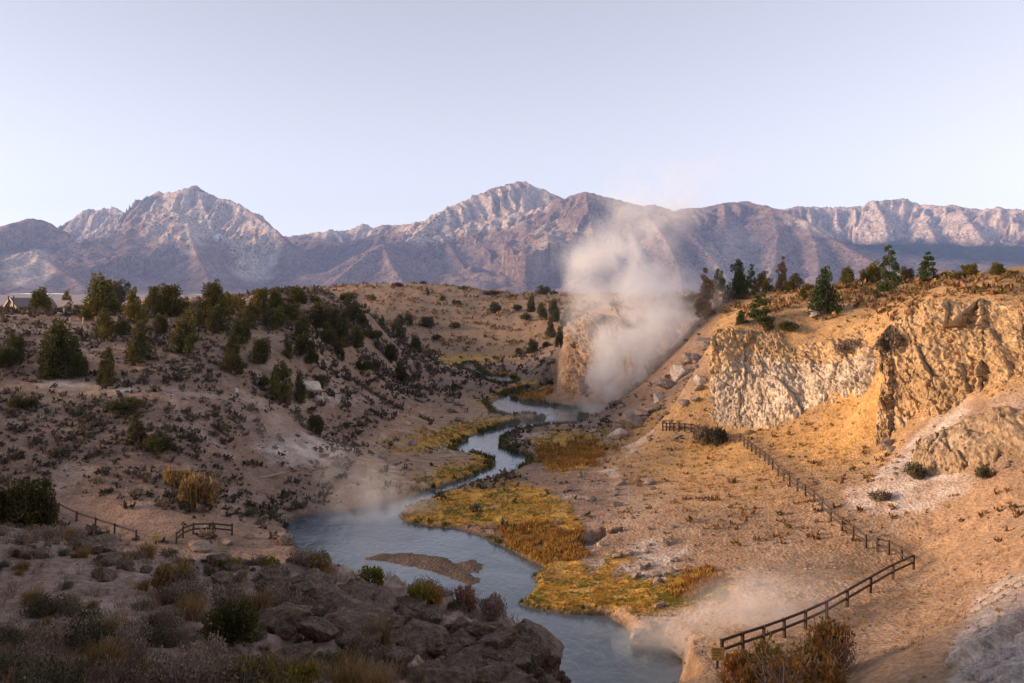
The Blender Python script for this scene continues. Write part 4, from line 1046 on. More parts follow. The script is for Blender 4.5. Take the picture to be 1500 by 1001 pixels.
def stamp(protos, x, y, z, scale, sz=None, rng=RNG, cvar=0.25, tint=None):
    V = []; Fc = []; C = []; o = 0
    pick = rng.integers(len(protos), size=len(x)); ang = rng.random(len(x)) * 6.283
    for k, (pv, pf, pc) in enumerate(protos):
        s = np.nonzero(pick == k)[0]
        if len(s) == 0: continue
        ca, sa = np.cos(ang[s])[:, None], np.sin(ang[s])[:, None]; q = scale[s][:, None]; qz = q if sz is None else sz[s][:, None]
        vx = (pv[None, :, 0] * ca - pv[None, :, 1] * sa) * q + x[s][:, None]; vy = (pv[None, :, 0] * sa + pv[None, :, 1] * ca) * q + y[s][:, None]
        vz = pv[None, :, 2] * qz + z[s][:, None]
        V.append(np.stack([vx, vy, vz], -1).reshape(-1, 3))
        Fc.append((pf[None] + (np.arange(len(s)) * len(pv))[:, None, None]).reshape(-1, pf.shape[1]) + o); o += len(s) * len(pv)
        cc = pc[None] * (1 - cvar + 2 * cvar * rng.random((len(s), 1, 1)))
        if tint is not None: cc = cc * tint[s][:, None, :]
        C.append(cc.reshape(-1, 3))
    return np.concatenate(V), np.concatenate(Fc), np.clip(np.concatenate(C), 0, .9)

stone_p = []
for i in range(4):
    v_, f_ = rock_arrays(50 + i, 1, 0.4); v_[:, 2] *= 0.75
    stone_p.append((v_, f_, np.ones((len(v_), 3)) * [0.27, 0.22, 0.19]))
x, y, z, px, py = scatter_px(8000, -30, 1530, 430, 1010, lambda px, py, x, y, z: np.clip(0.35 + 0.9 * fbm(x / 12, y / 12, 3, 77), 0.05, 1) * np.where(y < 40, 0.5, 1))
sc_ = (0.03 + 0.10 * RNG.random(len(x)) ** 3) * np.clip(y / 40, 0.6, 3.2)
tint = 0.6 + 0.9 * RNG.random((len(x), 1)) ** 2 * np.ones((1, 3))
V, Fc, Cc = stamp(stone_p, x, y, z + sc_ * 0.15, sc_, tint=tint)
stone_m = earth_mat("stone", (3.0, 11.0), ((0.5, 0.1), (0.5, 0.03)))
link("stones", mesh_np("stones", V, Fc, stone_m, Cc, False), kind="stuff", label="small stones strewn over the canyon slopes")

# ------------------------------------------------------------------ shrubs
SAGE_D = [(0.115, 0.09, 0.072), (0.085, 0.07, 0.056), (0.15, 0.115, 0.09)]
SAGE = [(0.29, 0.22, 0.165), (0.22, 0.17, 0.13), (0.36, 0.27, 0.19), (0.17, 0.135, 0.105)]
SAGE_G = [(0.10, 0.098, 0.055), (0.075, 0.075, 0.045), (0.13, 0.11, 0.06)]
RABBIT = [(0.34, 0.22, 0.085), (0.27, 0.17, 0.07), (0.20, 0.14, 0.06)]
STRAW = [(0.44, 0.29, 0.14), (0.36, 0.24, 0.12), (0.50, 0.35, 0.19)]
YG = [(0.22, 0.19, 0.035), (0.17, 0.16, 0.03), (0.28, 0.21, 0.04)]

def shrub_arrays(seed, n, size, cols, flat=0.62):
    rng = np.random.default_rng(seed); lobes = [(0, 0, 0.25, 0.34, 0.34, 0.28)]
    for i in range(6):
        a = rng.random() * 6.28; R = 0.28 + 0.14 * rng.random(); q = 0.16 + 0.12 * rng.random()
        lobes.append((R * math.cos(a), R * math.sin(a), 0.18 + 0.2 * rng.random(), q, q, q))
    v, f, c = leaf_cloud(rng, lobes, n, size, cols, 1.5, 0.3)
    v[:, 2] *= flat / 0.5
    return v, f, c

def twig_arrays(seed, n, h, spread, cols, wid=0.012):
    """upright fan of thin stems (quads)"""
    rng = np.random.default_rng(seed)
    b = rng.normal(size=(n, 2)) * 0.13; a = rng.random(n) * 6.283; L = h * (0.55 + 0.5 * rng.random(n)); s = spread * rng.random(n) ** 0.7
    t = np.stack([b[:, 0] + np.cos(a) * s, b[:, 1] + np.sin(a) * s, L * np.sqrt(np.clip(1 - (s / (h * 1.6 + spread)) ** 2, .2, 1))], 1)
    p0 = np.stack([b[:, 0], b[:, 1], np.full(n, -0.03)], 1)
    sd_ = np.stack([-np.sin(a + 1), np.cos(a + 1), np.zeros(n)], 1) * wid
    v = np.stack([p0 - sd_, p0 + sd_, t + sd_ * 0.35, t - sd_ * 0.35], 1).reshape(-1, 3)
    cols = np.asarray(cols)
    c = np.repeat(cols[rng.integers(len(cols), size=n)] * (0.75 + 0.5 * rng.random(n))[:, None], 4, 0)
    return v, np.arange(4 * n).reshape(-1, 4), c

far_sage = [shrub_arrays(300 + i, 14, 0.23, SAGE_D) for i in range(6)] + [shrub_arrays(320 + i, 14, 0.23, SAGE_G) for i in range(2)]
near_sage = [shrub_arrays(340 + i, 1500, 0.026, SAGE) for i in range(4)] + [shrub_arrays(350 + i, 1500, 0.026, SAGE_G) for i in range(2)]
near_rab = [twig_arrays(360 + i, 420, 0.75, 0.45, RABBIT, 0.010) for i in range(3)]

def sage_p(px, py, x, y, z):
    p = np.where(px < 760, 0.95, 0.16)
    p = np.where((px > 760) & (py < 470), 0.9, p)                     # plateau scrub
    p = np.where((y > 330), 1.0, p)
    p = np.where((px > 850) & (px < 1060) & (py < 650) & (py > 460), 0.5, p)
    p = np.where((px > 1240) & (py > 650) & (py < 770), 0.35, p)
    p = np.where((z < 2.5) & (y > 180), p * 0.3, p)
    for poly in [R_TAN, R_PATH] + R_MEADOW + R_REED:
        p = p * (1 - 0.93 * poly_mask(poly, 6, 3, 6, (px, py, x, y)))
    for poly in R_ASH: p = p * (1 - 0.6 * poly_mask(poly, 6, 3, 6, (px, py, x, y)))
    return p * np.clip(0.72 + 1.8 * fbm(x / 17, y / 17, 3, 91) + 0.9 * fbm(x / 5, y / 5, 2, 93), 0.04, 1)

# thousands of far clumps nobody could count
x, y, z, px, py = scatter_px(24000, -30, 1530, 405, 800, sage_p, 60)
sc_ = (0.40 + 1.35 * RNG.random(len(x)) ** 2.4) * np.clip(y / 150, 0.85, 2.2)
sc_ = np.where((px > 780) & (py > 470), sc_ * 0.62, sc_)
order = np.argsort(-sc_ / y); big = order[:38]; rest = order[38:]
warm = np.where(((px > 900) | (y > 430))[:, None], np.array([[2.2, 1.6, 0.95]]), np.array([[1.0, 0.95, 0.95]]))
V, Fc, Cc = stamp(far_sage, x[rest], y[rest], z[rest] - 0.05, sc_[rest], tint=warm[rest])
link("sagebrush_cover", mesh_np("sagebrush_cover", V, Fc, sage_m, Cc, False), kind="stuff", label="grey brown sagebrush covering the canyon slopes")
mid_me = [mesh_np("sagebrush", *shrub_arrays(380 + i, 190, 0.085, SAGE if i < 3 else SAGE_G)[:2], sage_m, shrub_arrays(380 + i, 190, 0.085, SAGE if i < 3 else SAGE_G)[2], False) for i in range(5)]
for i in big:
    o = link("sagebrush", random.choice(mid_me), label="larger sagebrush clump on the canyon slopes", cat="shrub", group="sagebrush on the canyon slopes", loc=(x[i], y[i], z[i] - 0.05))
    o.scale = (sc_[i],) * 3; o.rotation_euler = (0, 0, random.random() * 6.28)

# near slope: each clump its own thing, foliage and stems apart
near_me = [mesh_np("sage_leaves", v_, f_, sage_m, c_, False) for v_, f_, c_ in near_sage]
stem_v, stem_f, stem_c = twig_arrays(370, 60, 0.55, 0.42, [(0.16, 0.125, 0.10), (0.22, 0.18, 0.15)], 0.014)
stem_me = mesh_np("sage_stems", stem_v, stem_f, sage_m, stem_c, False)
rab_me = [mesh_np("dry_stems", v_, f_, grass_m, c_, False) for v_, f_, c_ in near_rab]
def near_shrub(x, y, z, s, dry, label, group):
    e = bpy.data.objects.new("dry_shrub" if dry else "sagebrush", None); COL.objects.link(e)
    e.location = (x, y, z - 0.04); e.rotation_euler = (0, 0, random.random() * 6.28); e.scale = (s, s, s * random.uniform(0.8, 1.2)); e.empty_display_size = 0.1
    e["label"] = label; e["category"] = "shrub"; e["group"] = group
    if dry:
        link("twigs", random.choice(rab_me), e)
    else:
        link("foliage", random.choice(near_me), e); link("stems", stem_me, e)
    return e
x, y, z, px, py = scatter_px(400, -40, 850, 770, 1030, lambda px, py, x, y, z: (y < 44) * np.clip(0.55 + 1.2 * fbm(x / 4, y / 4, 3, 95), 0.08, 1))
for i in range(len(x)):
    dry = random.random() < 0.24
    s = random.choice((0.28, 0.35, 0.45, 0.6, 0.8)) * (0.9 if dry else 1)
    near_shrub(x[i], y[i], z[i], s, dry, ("low " if s < 0.4 else "large " if s > 0.65 else "") + ("golden dry twiggy shrub on the near slope" if dry else "grey brown sagebrush clump on the near slope") + (", among the lichen boulders" if px[i] > 480 else ", on open soil" if py[i] > 880 else ", near its brow"), "dry shrubs on the near slope" if dry else "sagebrush on the near slope")

def bush_thing(name, px, py, w, h, cols, n, size, label, group=None, twig=None, Y=None):
    if Y is None: x, y, z = ground_hit(px, py)
    else: x, y = (px - 750) / F * Y, Y; z = float(H(np.array([x]), np.array([Y]))[0])
    wd = w / F * y; ht = h / F * y
    e = bpy.data.objects.new(name, None); COL.objects.link(e); e.location = (x, y, z - 0.05); e.empty_display_size = 0.1
    e["label"] = label; e["category"] = "shrub"
    if group: e["group"] = group
    v_, f_, c_ = shrub_arrays(int(px * 7 + py), n, size, cols, 1.0)
    v_ = v_ * [wd, wd, ht]
    link("foliage", mesh_np("foliage", v_, f_, grass_m, c_, False), e)
    if twig:
        v_, f_, c_ = twig_arrays(int(px), 160, 1.0, 0.5, twig, 0.012); v_ = v_ * [wd, wd, ht]
        link("twigs", mesh_np("twigs", v_, f_, sage_m, c_, False), e)
    return e
ORG = [(0.42, 0.18, 0.055), (0.34, 0.17, 0.05), (0.24, 0.17, 0.035), (0.48, 0.24, 0.08), (0.17, 0.15, 0.03)]
for k, (px, py, w, h) in enumerate([(1110, 1012, 100, 62), (1165, 1016, 120, 72), (1218, 1010, 80, 62)]):
    bush_thing("rabbitbrush", px, py, w, h, ORG, 2600, 0.030, ["rust orange bush with bare twigs beside the yellow sign", "rust and olive bush between two orange ones by the near fence", "olive orange bush farthest from the yellow sign"][k], "orange bushes by the near fence", [(0.45, 0.36, 0.31), (0.36, 0.28, 0.24)], Y=[46, 43.5, 45][k])
for px, py, w, h, cols, lab in [(375, 1012, 60, 52, YG, "yellow green bush at the bottom of the near slope"), (430, 1012, 62, 40, YG, "low yellow green bush beside the taller one on the near slope"),
        (255, 868, 56, 40, RABBIT, "golden brown rabbitbrush on the near slope"), (340, 836, 30, 20, YG, "small green shrub on the near edge beside the dark sage"), (398, 838, 28, 22, YG, "rounded green shrub on the near edge above the creek"),
        (545, 862, 38, 28, YG, "olive shrub on the near rocks before the gravel bar"), (610, 888, 44, 34, YG, "dark olive shrub at the near rocks by the water"), (632, 888, 30, 28, ORG, "orange brown shrub at the near rocks by the water"),
        (685, 896, 36, 36, [(0.30, 0.17, 0.10), (0.24, 0.14, 0.10)], "russet twiggy shrub over the near rocks"), (722, 905, 38, 32, [(0.34, 0.24, 0.20), (0.28, 0.2, 0.17)], "pinkish bare shrub over the near rocks"),
        (470, 842, 36, 28, STRAW, "pale straw shrub on the near edge above the creek"), (290, 745, 56, 46, RABBIT, "large golden willow clump on the valley floor"), (262, 716, 34, 26, RABBIT, "small golden shrub behind the willow clump"),
        (1345, 705, 36, 22, SAGE_G, "dark green shrub on the white ash slope"), (1030, 655, 30, 26, SAGE, "grey shrub by the far fence bend"), (1052, 654, 30, 26, SAGE_G, "olive shrub by the far fence bend"),
        (1440, 705, 30, 16, SAGE_G, "dark low shrub right of the white ash slope"), (1385, 585, 26, 16, SAGE, "dark shrub below the tall crag"), (1310, 520, 40, 30, SAGE, "dark shrub in the recess of the tall crag"), (1240, 525, 44, 26, SAGE, "brown shrub on top of the pale cliff foot"), (1290, 735, 30, 14, SAGE, "grey shrub near the fence on ash")]:
    bush_thing("shrub", px, py, w, h, cols, 900, 0.05, lab, twig=None if cols in (YG, SAGE, SAGE_G) else cols)

# ------------------------------------------------------------------ grasses
def in_polys(polys, n, soft=3, wet=0.2):
    px = []; py = []
    for p in polys:
        x0 = min(q[0] for q in p); x1 = max(q[0] for q in p); y0 = min(q[1] for q in p); y1 = max(q[1] for q in p)
        k = int(n * (x1 - x0) * (y1 - y0) / 9000) + 30
        x0 -= 12; x1 += 12; y0 -= 4; y1 += 4; qx = RNG.uniform(x0, x1, k); qy = RNG.uniform(y0, y1, k); ok = poly_sd(qx, qy, p) + 9 * RNG.normal(size=k) * 0.5 + 9 * vnoise(qx / 23, qy / 12, 5) + 5 * vnoise(qx / 8, qy / 5, 6) < 1
        ok &= vnoise(qx / 31 + 3, qy / 10, 8) > -0.42
        px.append(qx[ok]); py.append(qy[ok])
    px = np.concatenate(px); py = np.concatenate(py)
    Y = 22.5 * F / (py - HZ)                                   # valley floor
    for _ in range(4):
        z = H((px - 750) / F * Y, Y); Y = (CZ - z) * F / (py - HZ)
    x = (px - 750) / F * Y; z = H(x, Y)
    ok = (z > wet) & (z < 2.6)
    return x[ok], Y[ok], z[ok]
tuft = [twig_arrays(400 + i, 9, 0.40, 0.30, [(1, 1, 1), (0.8, 0.8, 0.8)], 0.045) for i in range(5)]
def grass(name, x, y, z, cols, hs, label):
    k = RNG.integers(len(cols), size=len(x)); nn = fbm(x / 2.5, y / 2.5, 3, 307)
    tint = np.asarray(cols)[k]
    g = (nn + 0.5 * fbm(x / 9, y / 9, 3, 301) > 0.10)
    tint[g] = np.asarray(cols)[0] * (0.8 + 0.4 * RNG.random((g.sum(), 1)))
    s = hs * (0.6 + 0.8 * RNG.random(len(x))) * np.clip(y / 100, 0.8, 2.2)
    V, Fc, Cc = stamp(tuft, x, y, z - 0.03, s, tint=tint)
    link(name, mesh_np(name, V, Fc, grass_m, Cc, False), kind="stuff", label=label)
grass("meadow_grass", *in_polys(R_MEADOW, 3300), [(0.26, 0.23, 0.05), (0.68, 0.36, 0.07), (0.74, 0.42, 0.10), (0.44, 0.31, 0.065)], 0.45, "golden and green grass of the creekside meadows")
grass("reeds", *in_polys(R_REED, 3000), [(0.44, 0.22, 0.06), (0.60, 0.34, 0.08), (0.52, 0.27, 0.07), (0.62, 0.40, 0.10)], 1.1, "rust orange reeds along the creek")
# green fringe hanging at the water's edge
ex, ey = [], []
for poly in (CREEK, CREEK2):
    P_ = np.array(poly + poly[:1])
    for a_, b_ in zip(P_[:-1], P_[1:]):
        L_ = np.hypot(*(b_ - a_)); k = int(L_ * 7) + 1
        t_ = RNG.random((k, 1)); q = a_ + (b_ - a_) * t_ + RNG.normal(size=(k, 2)) * 0.55
        ex.append(q[:, 0]); ey.append(q[:, 1])
ex = np.concatenate(ex); ey = np.concatenate(ey); ez = H(ex, ey)
ok = (ez > 0.03) & (ey > 60) & (fbm(ex / 9, ey / 9, 2, 97) > -0.25); 
epx, epy = px_of(ex, ey, ez); ok &= ~((epx < 590) & (epy > 722)) & ~((epx > 900) & (epy > 900))
grass("bank_grass", ex[ok], ey[ok], ez[ok], [(0.075, 0.08, 0.022), (0.13, 0.115, 0.03), (0.24, 0.17, 0.04)], 0.95, "dark green grass fringing the creek banks")
# straw on the right slope and plateau
def gold_p(px, py, x, y, z):
    m = np.maximum(poly_mask(R_GOLD, 14, 1, 20, (px, py, x, y)) * 0.7, np.maximum(poly_mask(R_GOLD2, 8, 5, 12, (px, py, x, y)), poly_mask(R_GOLD3, 8, 6, 12, (px, py, x, y))))
    m = np.maximum(m, 0.22 * (px > 950) * (py > 640))
    return m * np.clip(0.6 + fbm(x / 5, y / 5, 3, 99), 0.1, 1)
x, y, z, px, py = scatter_px(7500, 860, 1540, 395, 960, gold_p, 40)
k = RNG.integers(3, size=len(x))
s = (0.35 + 0.5 * RNG.random(len(x))) * np.clip(y / 100, 0.7, 1.6)
tint = np.array([(0.60, 0.33, 0.10), (0.52, 0.31, 0.13), (0.46, 0.28, 0.13)])[k]
V, Fc, Cc = stamp(tuft, x, y, z - 0.03, s, tint=tint)
link("dry_grass", mesh_np("dry_grass", V, Fc, grass_m, Cc, False), kind="stuff", label="golden dry grass on the right hillside")
x, y, z, px, py = scatter_px(2600, -40, 860, 770, 1030, lambda px, py, x, y, z: (y < 44) * np.clip(0.4 + fbm(x / 3, y / 3, 3, 101), 0.05, 1))
s = 0.25 + 0.35 * RNG.random(len(x)); tint = np.array([(0.36, 0.24, 0.13), (0.28, 0.21, 0.14), (0.22, 0.17, 0.12)])[RNG.integers(3, size=len(x))]
fine = [twig_arrays(420 + i, 16, 0.6, 0.35, [(1, 1, 1), (0.8, 0.8, 0.8)], 0.014) for i in range(4)]
V, Fc, Cc = stamp(fine, x, y, z - 0.03, s, tint=tint)
link("near_dry_grass", mesh_np("near_dry_grass", V, Fc, grass_m, Cc, False), kind="stuff", label="thin dry grass between the near sagebrush")
# timber far out on the plain
a_ = RNG.uniform(-0.62, -0.2, 1500); y_ = np.exp(RNG.uniform(math.log(1500), math.log(3200), 1500)); x_ = a_ * y_
z_ = base_z(y_) - 3
cone = leaf_cloud(np.random.default_rng(3), [(0, 0, 0.35, 0.22, 0.22, 0.35), (0, 0, 0.7, 0.12, 0.12, 0.3)], 26, 0.13, DARK)
keep = fbm(x_ / 300, y_ / 300, 3, 105) > -0.15
V, Fc, Cc = stamp([cone], x_[keep], y_[keep], z_[keep], 9 + 9 * RNG.random(keep.sum()))
link("far_forest", mesh_np("far_forest", V, Fc, leaf_m, Cc, False), kind="stuff", label="dark far forest on the plain behind the cabin")

# ------------------------------------------------------------------ fences
wood_m = plain_mat("fence_wood", (0.062, 0.040, 0.030), 0.85, 6.0, 0.35, 0.01)
post_me = mesh_np("post", *box_arrays(0, 0, 0.45, 0.16, 0.16, 1.5), wood_m, None, False)
def fence(posts, label, group=None, gaps=(), rails=(0.55, 1.08), height=1.0, single=()):
    pts = []
    for px, py in posts:
        pts.append(ground_hit(px, py, ymin=42))
    # even out the distance so the line runs smoothly over the ground
    Ys = np.array([p[1] for p in pts]); 
    for _ in range(2): Ys[1:-1] = (Ys[:-2] + 2 * Ys[1:-1] + Ys[2:]) / 4
    pts = [((px - 750) / F * Yq, Yq, float(H(np.array([(px - 750) / F * Yq]), np.array([Yq]))[0])) for (px, py), Yq in zip(posts, Ys)]
    e = bpy.data.objects.new("wooden_fence", None); COL.objects.link(e); e.location = pts[0]; e.empty_display_size = 0.2
    e["label"] = label; e["category"] = "fence"
    o0 = Vector(pts[0])
    for i, p in enumerate(pts):
        o = link("post", post_me, e); o.location = Vector(p) - o0; o.scale = (1, 1, height)
        o.rotation_euler = (random.uniform(-.03, .03), random.uniform(-.03, .03), random.random())
    for i in range(len(pts) - 1):
        if i in gaps: continue
        a = Vector(pts[i]); b = Vector(pts[i + 1]); d = b - a
        for h_ in rails:
            ln = d.length
            v_, f_ = box_arrays(0, 0, 0, ln + 0.12, 0.085, 0.15)
            r = link("rail", mesh_np("rail", v_, f_, wood_m, None, False), e)
            r.location = (a + b) / 2 - o0 + Vector((0, 0.10, h_ * height))
            r.rotation_euler = d.to_track_quat('X', 'Z').to_euler()
    return e
fence([(971, 632), (976, 632), (981, 633), (987, 633), (994, 634), (1003, 635), (1012, 636), (1022, 638), (1030, 640), (1040, 642), (1054, 644), (1069, 646), (1084, 653), (1090, 656), (1095, 659), (1101, 663), (1107, 667), (1113, 672), (1120, 677), (1126, 682), (1132, 688),
       (1140, 696), (1148, 706), (1157, 716), (1168, 722), (1180, 727), (1192, 737), (1204, 747), (1217, 764), (1233, 782), (1250, 795), (1268, 804)],
      "dark wooden two rail fence winding down from the tan cliff")
fence([(1285, 809), (1302, 813), (1321, 818), (1338, 827), (1308, 852), (1275, 873), (1241, 892), (1211, 908), (1180, 923), (1149, 936), (1118, 948), (1088, 958), (1058, 968)],
      "dark wooden fence turning a sharp corner and dropping to the yellow sign")
fence([(86, 752), (112, 762), (140, 774), (168, 784), (199, 793)], "low dark railing running down behind the broad near juniper", rails=(0.95,), height=0.85)
fence([(258, 797), (268, 789), (283, 780), (312, 782), (340, 785)], "grey pipe railing beside the big boulder by the creek", rails=(0.5, 0.98), height=0.95)
fence([(395, 597), (410, 594), (425, 591), (440, 588), (455, 586), (470, 585), (490, 583), (510, 582), (530, 581), (550, 580), (570, 578), (590, 576)], "short post fence along the far trail on the left slope", rails=(0.8,), height=0.85)

yel_m = plain_mat("sign_yellow", (0.52, 0.36, 0.10), 0.7, 5.0, 0.15, 0.002)
ink_m = plain_mat("sign_ink", (0.20, 0.12, 0.05), 0.8, 5.0, 0.1, 0.001)
white_m = plain_mat("sign_white", (0.62, 0.58, 0.54), 0.7, 5.0, 0.1, 0.002)
def sign(px, py, w, h, ph, mat, label, tilt=0.0, rows=4, Y=None):
    if Y is None: x, y, z = ground_hit(px, py, ymin=40)
    else: x, y = (px - 750) / F * Y, Y; z = float(H(np.array([x]), np.array([Y]))[0])
    e = bpy.data.objects.new("notice_sign", None); COL.objects.link(e); e.location = (x, y, z); e["label"] = label; e["category"] = "sign"; e.empty_display_size = 0.1
    e.rotation_euler = (0, 0, tilt)
    link("post", mesh_np("sign_post", *box_arrays(0, 0.04, ph / 2 - 0.2, 0.12, 0.1, ph + 0.4), wood_m, None, False), e)
    pan = link("panel", mesh_np("sign_panel", *box_arrays(0, -0.03, ph + h / 2 - 0.1, w, 0.04, h), mat, None, False), e)
    for r in range(rows):
        ww = w * random.uniform(0.5, 0.8)
        link("lettering", mesh_np("lettering", *box_arrays(random.uniform(-.05, .05) * w, -0.054, ph - 0.1 + h * (0.82 - 0.64 * r / max(rows - 1, 1)), ww, 0.006, h * 0.05), ink_m, None, False), pan)
    return e
sign(1051, 985, 0.66, 0.72, 0.55, yel_m, "square yellow notice sign at the lower end of the fence", -0.1, Y=50.5)
sign(228, 797, 0.85, 0.50, 0.40, yel_m, "wide yellow notice sign on the valley floor by the railing")
sign(347, 581, 0.42, 0.6, 0.45, white_m, "small white sign on the left sagebrush slope", rows=0)
for k, px in enumerate((813, 818)):
    x, y = (px - 750) / F * 193, 193
    link("stake", mesh_np("stake", *tube([(0, 0, -0.6, 0.10), (0, 0, 0.5, 0.10), (0.02, 0, 1.25, 0.09), (0.02, 0, 1.27, 0.02)]), white_m), label="pale stake standing in the steaming bend of the creek", cat="stake", group="pale stakes in the creek", loc=(x, y, 0))
for k, px in enumerate((768, 773)):
    x, y, z = ground_hit(px, 651)
    link("stake", mesh_np("stake", *tube([(0, 0, -0.3, 0.06), (0, 0, 0.5, 0.06), (0.02, 0, 0.95, 0.055), (0.02, 0, 0.97, 0.01)]), wood_m), label="thin brown stake on the flat beside the creek bend", cat="stake", group="brown stakes on the flat", loc=(x, y, z))
for k, (px, py) in enumerate([(22, 488), (103, 478), (122, 477), (94, 462)]):
    x, y, z = ground_hit(px, py)
    link("trail_post", mesh_np("trail_post", *tube([(0, 0, -0.3, 0.16), (0, 0, 0.6, 0.15), (0.02, 0, 1.25, 0.14), (0.02, 0, 1.28, 0.03)]), dead_m), label="short wooden trail post on the left rim", cat="post", group="trail posts on the left rim", loc=(x, y, z))
# drift log
x, y, z = ground_hit(390, 702)
lg = link("fallen_log", mesh_np("fallen_log", *tube([(0, 0, -2.4, 0.02), (0, 0, -2.3, 0.13), (0.15, 0, 0, 0.2), (0, 0.1, 2.2, 0.15), (0, 0.1, 2.4, 0.02)]), dead_m), label="grey fallen log on the lower left slope", cat="log", loc=(x, y, z + 0.2))
lg.rotation_euler = (0, math.radians(84), math.radians(20))

# ------------------------------------------------------------------ cabins on the left rim
wall_m = plain_mat("cabin_wall", (0.52, 0.36, 0.20), 0.85, 2.0, 0.12, 0.01)
roof_m = plain_mat("cabin_roof", (0.15, 0.12, 0.125), 0.8, 3.0, 0.2, 0.02)
trim_m = plain_mat("cabin_trim", (0.62, 0.52, 0.42), 0.8, 3.0, 0.1, 0.01)
dk_m = plain_mat("dark_opening", (0.05, 0.04, 0.035), 0.6, 3.0, 0.1, 0.01)
def cabin(px, Y, w, L, eave, ridge, rot, label, posts=False):
    x = (px - 750) / F * Y; z = float(H(np.array([x]), np.array([Y]))[0])
    e = bpy.data.objects.new("cabin", None); COL.objects.link(e); e.location = (x, Y, z - 0.2); e.rotation_euler = (0, 0, rot); e["label"] = label; e["category"] = "building"
    hw = w / 2
    v_ = [(-hw, 0, 0), (hw, 0, 0), (hw, 0, eave), (0, 0, ridge), (-hw, 0, eave), (-hw, L, 0), (hw, L, 0), (hw, L, eave), (0, L, ridge), (-hw, L, eave)]
    me = bpy.data.meshes.new("cabin_wall"); me.from_pydata(v_, [], [(0, 1, 2, 3, 4), (5, 9, 8, 7, 6), (1, 6, 7, 2), (0, 4, 9, 5)]); me.materials.append(wall_m); link("wall", me, e)
    sl = (ridge - eave) / hw; ov = 0.55
    for sgn, nm in ((-1, "roof"), (1, "roof")):
        xe = sgn * (hw + ov); ze = eave - sl * ov
        top = [(0, -ov, ridge + .06), (xe, -ov, ze + .06), (xe, L + ov, ze + .06), (0, L + ov, ridge + .06)]; bot = [(a, b, c + 0.16) for a, b, c in top]
        me = bpy.data.meshes.new("roof"); me.from_pydata(top + bot, [], [(3, 2, 1, 0), (4, 5, 6, 7), (0, 1, 5, 4), (1, 2, 6, 5), (2, 3, 7, 6), (3, 0, 4, 7)]); me.materials.append(roof_m); r = link(nm, me, e)
        a = Vector((0, -ov - .05, ridge + .12)); b = Vector((xe, -ov - .05, ze + .12)); d = b - a
        t = link("bargeboard", mesh_np("bargeboard", *box_arrays(0, 0, 0, d.length, 0.06, 0.26), trim_m, None, False), r); t.location = (a + b) / 2; t.rotation_euler = (0, -math.atan2(d.z, d.x), 0)
    link("door", mesh_np("door", *box_arrays(-0.2 * w, -0.03, 1.0, 0.95, 0.06, 2.0), dk_m, None, False), e)
    link("window", mesh_np("window", *box_arrays(0.2 * w, -0.03, 1.5, 0.9, 0.06, 0.8), dk_m, None, False), e)
    return e
cabin(17.5, 226, 4.4, 9.5, 1.9, 3.6, math.radians(-34), "small tan cabin with grey gabled roof on the left rim")
cabin(99, 240, 3.2, 5.0, 1.8, 3.3, math.radians(52), "smaller cabin half hidden behind the rounded rim juniper")
for px in (12.5, 20):
    x, y = (px - 750) / F * 221, 221; z = float(H(np.array([x]), np.array([221.0]))[0])
    link("utility_post", mesh_np("utility_post", *tube([(0, 0, -0.5, 0.17), (0, 0, 2.0, 0.16), (0, 0, 4.2, 0.15), (0, 0, 4.22, 0.02)]), wood_m), label="tall dark post in front of the cabin gable", cat="post", group="posts before the cabin", loc=(x, y, z))

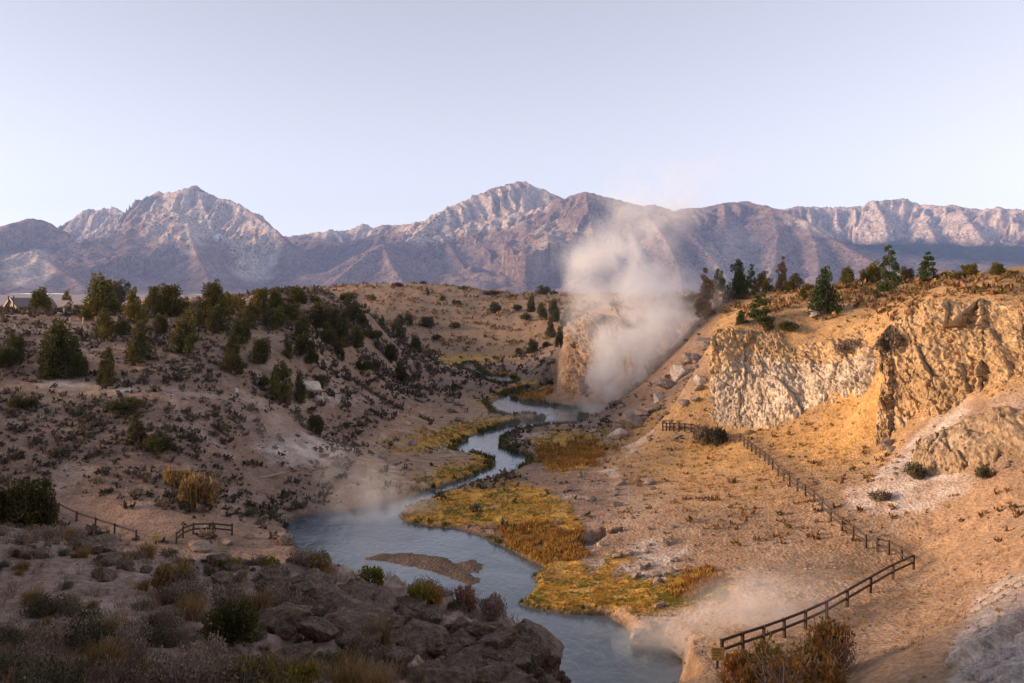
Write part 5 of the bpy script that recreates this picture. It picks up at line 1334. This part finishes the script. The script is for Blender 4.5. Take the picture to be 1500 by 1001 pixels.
# ------------------------------------------------------------------ steam and air
def steam(name, px, py, Y, size, cx, rad, dens, label, nscale=0.10, thr=(0.42, 0.66), yscale=1.0, peak=0.12, anis=0.2):
    """cx, rad, dens: ramps over height (0..1): centre offset as a share of the width, radius share, density share"""
    x, y, z = at(px, py, Y); W, D, Hh = size
    me = mesh_np(name, *box_arrays(0, 0, Hh / 2, W, D, Hh), None, None, False)
    o = link(name, me, kind="stuff", label=label, loc=(x, Y, z))
    m = bpy.data.materials.new(name); m.use_nodes = True; nt = m.node_tree; nt.nodes.clear()
    out = N(nt, "ShaderNodeOutputMaterial"); pv = N(nt, "ShaderNodeVolumePrincipled")
    pv.inputs['Color'].default_value = (1.0, 1.0, 1.0, 1); pv.inputs['Anisotropy'].default_value = anis
    v = coords(nt); sp = N(nt, "ShaderNodeSeparateXYZ"); nt.links.new(v, sp.inputs[0])
    h_ = math_n(nt, 'DIVIDE', sp.outputs[2], Hh, True)
    c_ = math_n(nt, 'MULTIPLY', math_n(nt, 'SUBTRACT', ramp(nt, h_, [(p, q + 0.5) for p, q in cx], 'EASE'), 0.5), W)
    r_ = math_n(nt, 'MULTIPLY', ramp(nt, h_, rad, 'EASE'), W)
    wn_ = N(nt, "ShaderNodeTexNoise"); wn_.inputs['Scale'].default_value = nscale * 0.5; wn_.inputs['Detail'].default_value = 2; nt.links.new(v, wn_.inputs['Vector'])
    ws = N(nt, "ShaderNodeSeparateColor"); nt.links.new(wn_.outputs['Color'], ws.inputs[0])
    wob = math_n(nt, 'MULTIPLY', math_n(nt, 'SUBTRACT', ws.outputs[0], 0.5), W * 0.30)
    dx = math_n(nt, 'ADD', math_n(nt, 'SUBTRACT', sp.outputs[0], c_), wob)
    dy = math_n(nt, 'MULTIPLY', sp.outputs[1], W / D * yscale)
    rr = math_n(nt, 'SQRT', math_n(nt, 'ADD', math_n(nt, 'MULTIPLY', dx, dx), math_n(nt, 'MULTIPLY', dy, dy)))
    core = math_n(nt, 'SUBTRACT', 1.0, math_n(nt, 'DIVIDE', rr, r_), True)
    nz = noise(nt, v, nscale, 5, 0.6, 0.5)
    soft = ramp(nt, nz, [(thr[0], 0.0), (thr[1], 1.0)])
    d_ = math_n(nt, 'MULTIPLY', math_n(nt, 'POWER', core, 0.8), soft)
    d_ = math_n(nt, 'MULTIPLY', d_, math_n(nt, 'MULTIPLY', ramp(nt, h_, dens, 'EASE'), peak))
    nt.links.new(d_, pv.inputs['Density']); nt.links.new(pv.outputs[0], out.inputs['Volume'])
    try: m.cycles.volume_step_rate = 0.6
    except Exception: pass
    me.materials.append(m)
    return o
steam("steam_plume", 925, 619, 203, (84, 28, 66), [(0.0, -0.12), (0.10, -0.06), (0.22, 0.03), (0.4, 0.04), (0.55, -0.01), (0.72, 0.06), (1.0, 0.26)],
      [(0.0, 0.09), (0.10, 0.13), (0.35, 0.20), (0.6, 0.19), (0.8, 0.20), (1.0, 0.26)], [(0.0, 0.8), (0.2, 1.0), (0.45, 0.55), (0.65, 0.34), (0.80, 0.09), (0.92, 0.0)],
      "tall white steam plume rising from the creek bend", 0.12, (0.35, 0.72), 1.0, 0.95, 0.0)
steam("steam_drift", 1075, 955, 61, (16, 12, 6.5), [(0.0, -0.1), (0.5, 0.1), (1.0, 0.25)], [(0.0, 0.42), (0.5, 0.36), (1.0, 0.2)], [(0.0, 1.0), (0.5, 0.5), (1.0, 0.0)],
      "low thin steam drifting over the near fence", 0.30, (0.34, 0.72), 1.0, 0.9)
steam("steam_wisp", 530, 765, 104, (26, 16, 10), [(0.0, 0.05), (0.5, 0.0), (1.0, -0.15)], [(0.0, 0.36), (0.5, 0.26), (1.0, 0.2)], [(0.0, 1.0), (0.4, 0.4), (1.0, 0.0)],
      "faint steam lifting off the wide bend of the creek", 0.22, (0.38, 0.75), 1.0, 0.5)
steam("steam_veil", 760, 625, 185, (46, 26, 7), [(0.0, 0.05), (1.0, 0.1)], [(0.0, 0.42), (1.0, 0.3)], [(0.0, 1.0), (0.5, 0.45), (1.0, 0.0)],
      "thin steam veil over the water below the plume", 0.18, (0.38, 0.75), 1.0, 0.06)

me = mesh_np("haze", *box_arrays(0, 6500, 850, 27000, 17000, 1850), None, None, False)
hz = link("haze", me, kind="stuff", label="thin bluish morning air")
m = bpy.data.materials.new("haze_air"); m.use_nodes = True; nt = m.node_tree; nt.nodes.clear()
out = N(nt, "ShaderNodeOutputMaterial"); pv = N(nt, "ShaderNodeVolumePrincipled")
pv.inputs['Color'].default_value = (0.34, 0.53, 1.0, 1); pv.inputs['Density'].default_value = 3.4e-5; pv.inputs['Anisotropy'].default_value = 0.1
nt.links.new(pv.outputs[0], out.inputs['Volume']); me.materials.append(m)

steam("steam_breath", 440, 720, 118, (20, 12, 12), [(0.0, 0.0), (1.0, -0.2)], [(0.0, 0.30), (0.5, 0.24), (1.0, 0.2)], [(0.0, 0.6), (0.4, 1.0), (1.0, 0.0)],
      "faint steam rising from the left creek bank", 0.25, (0.40, 0.75), 1.0, 0.22)
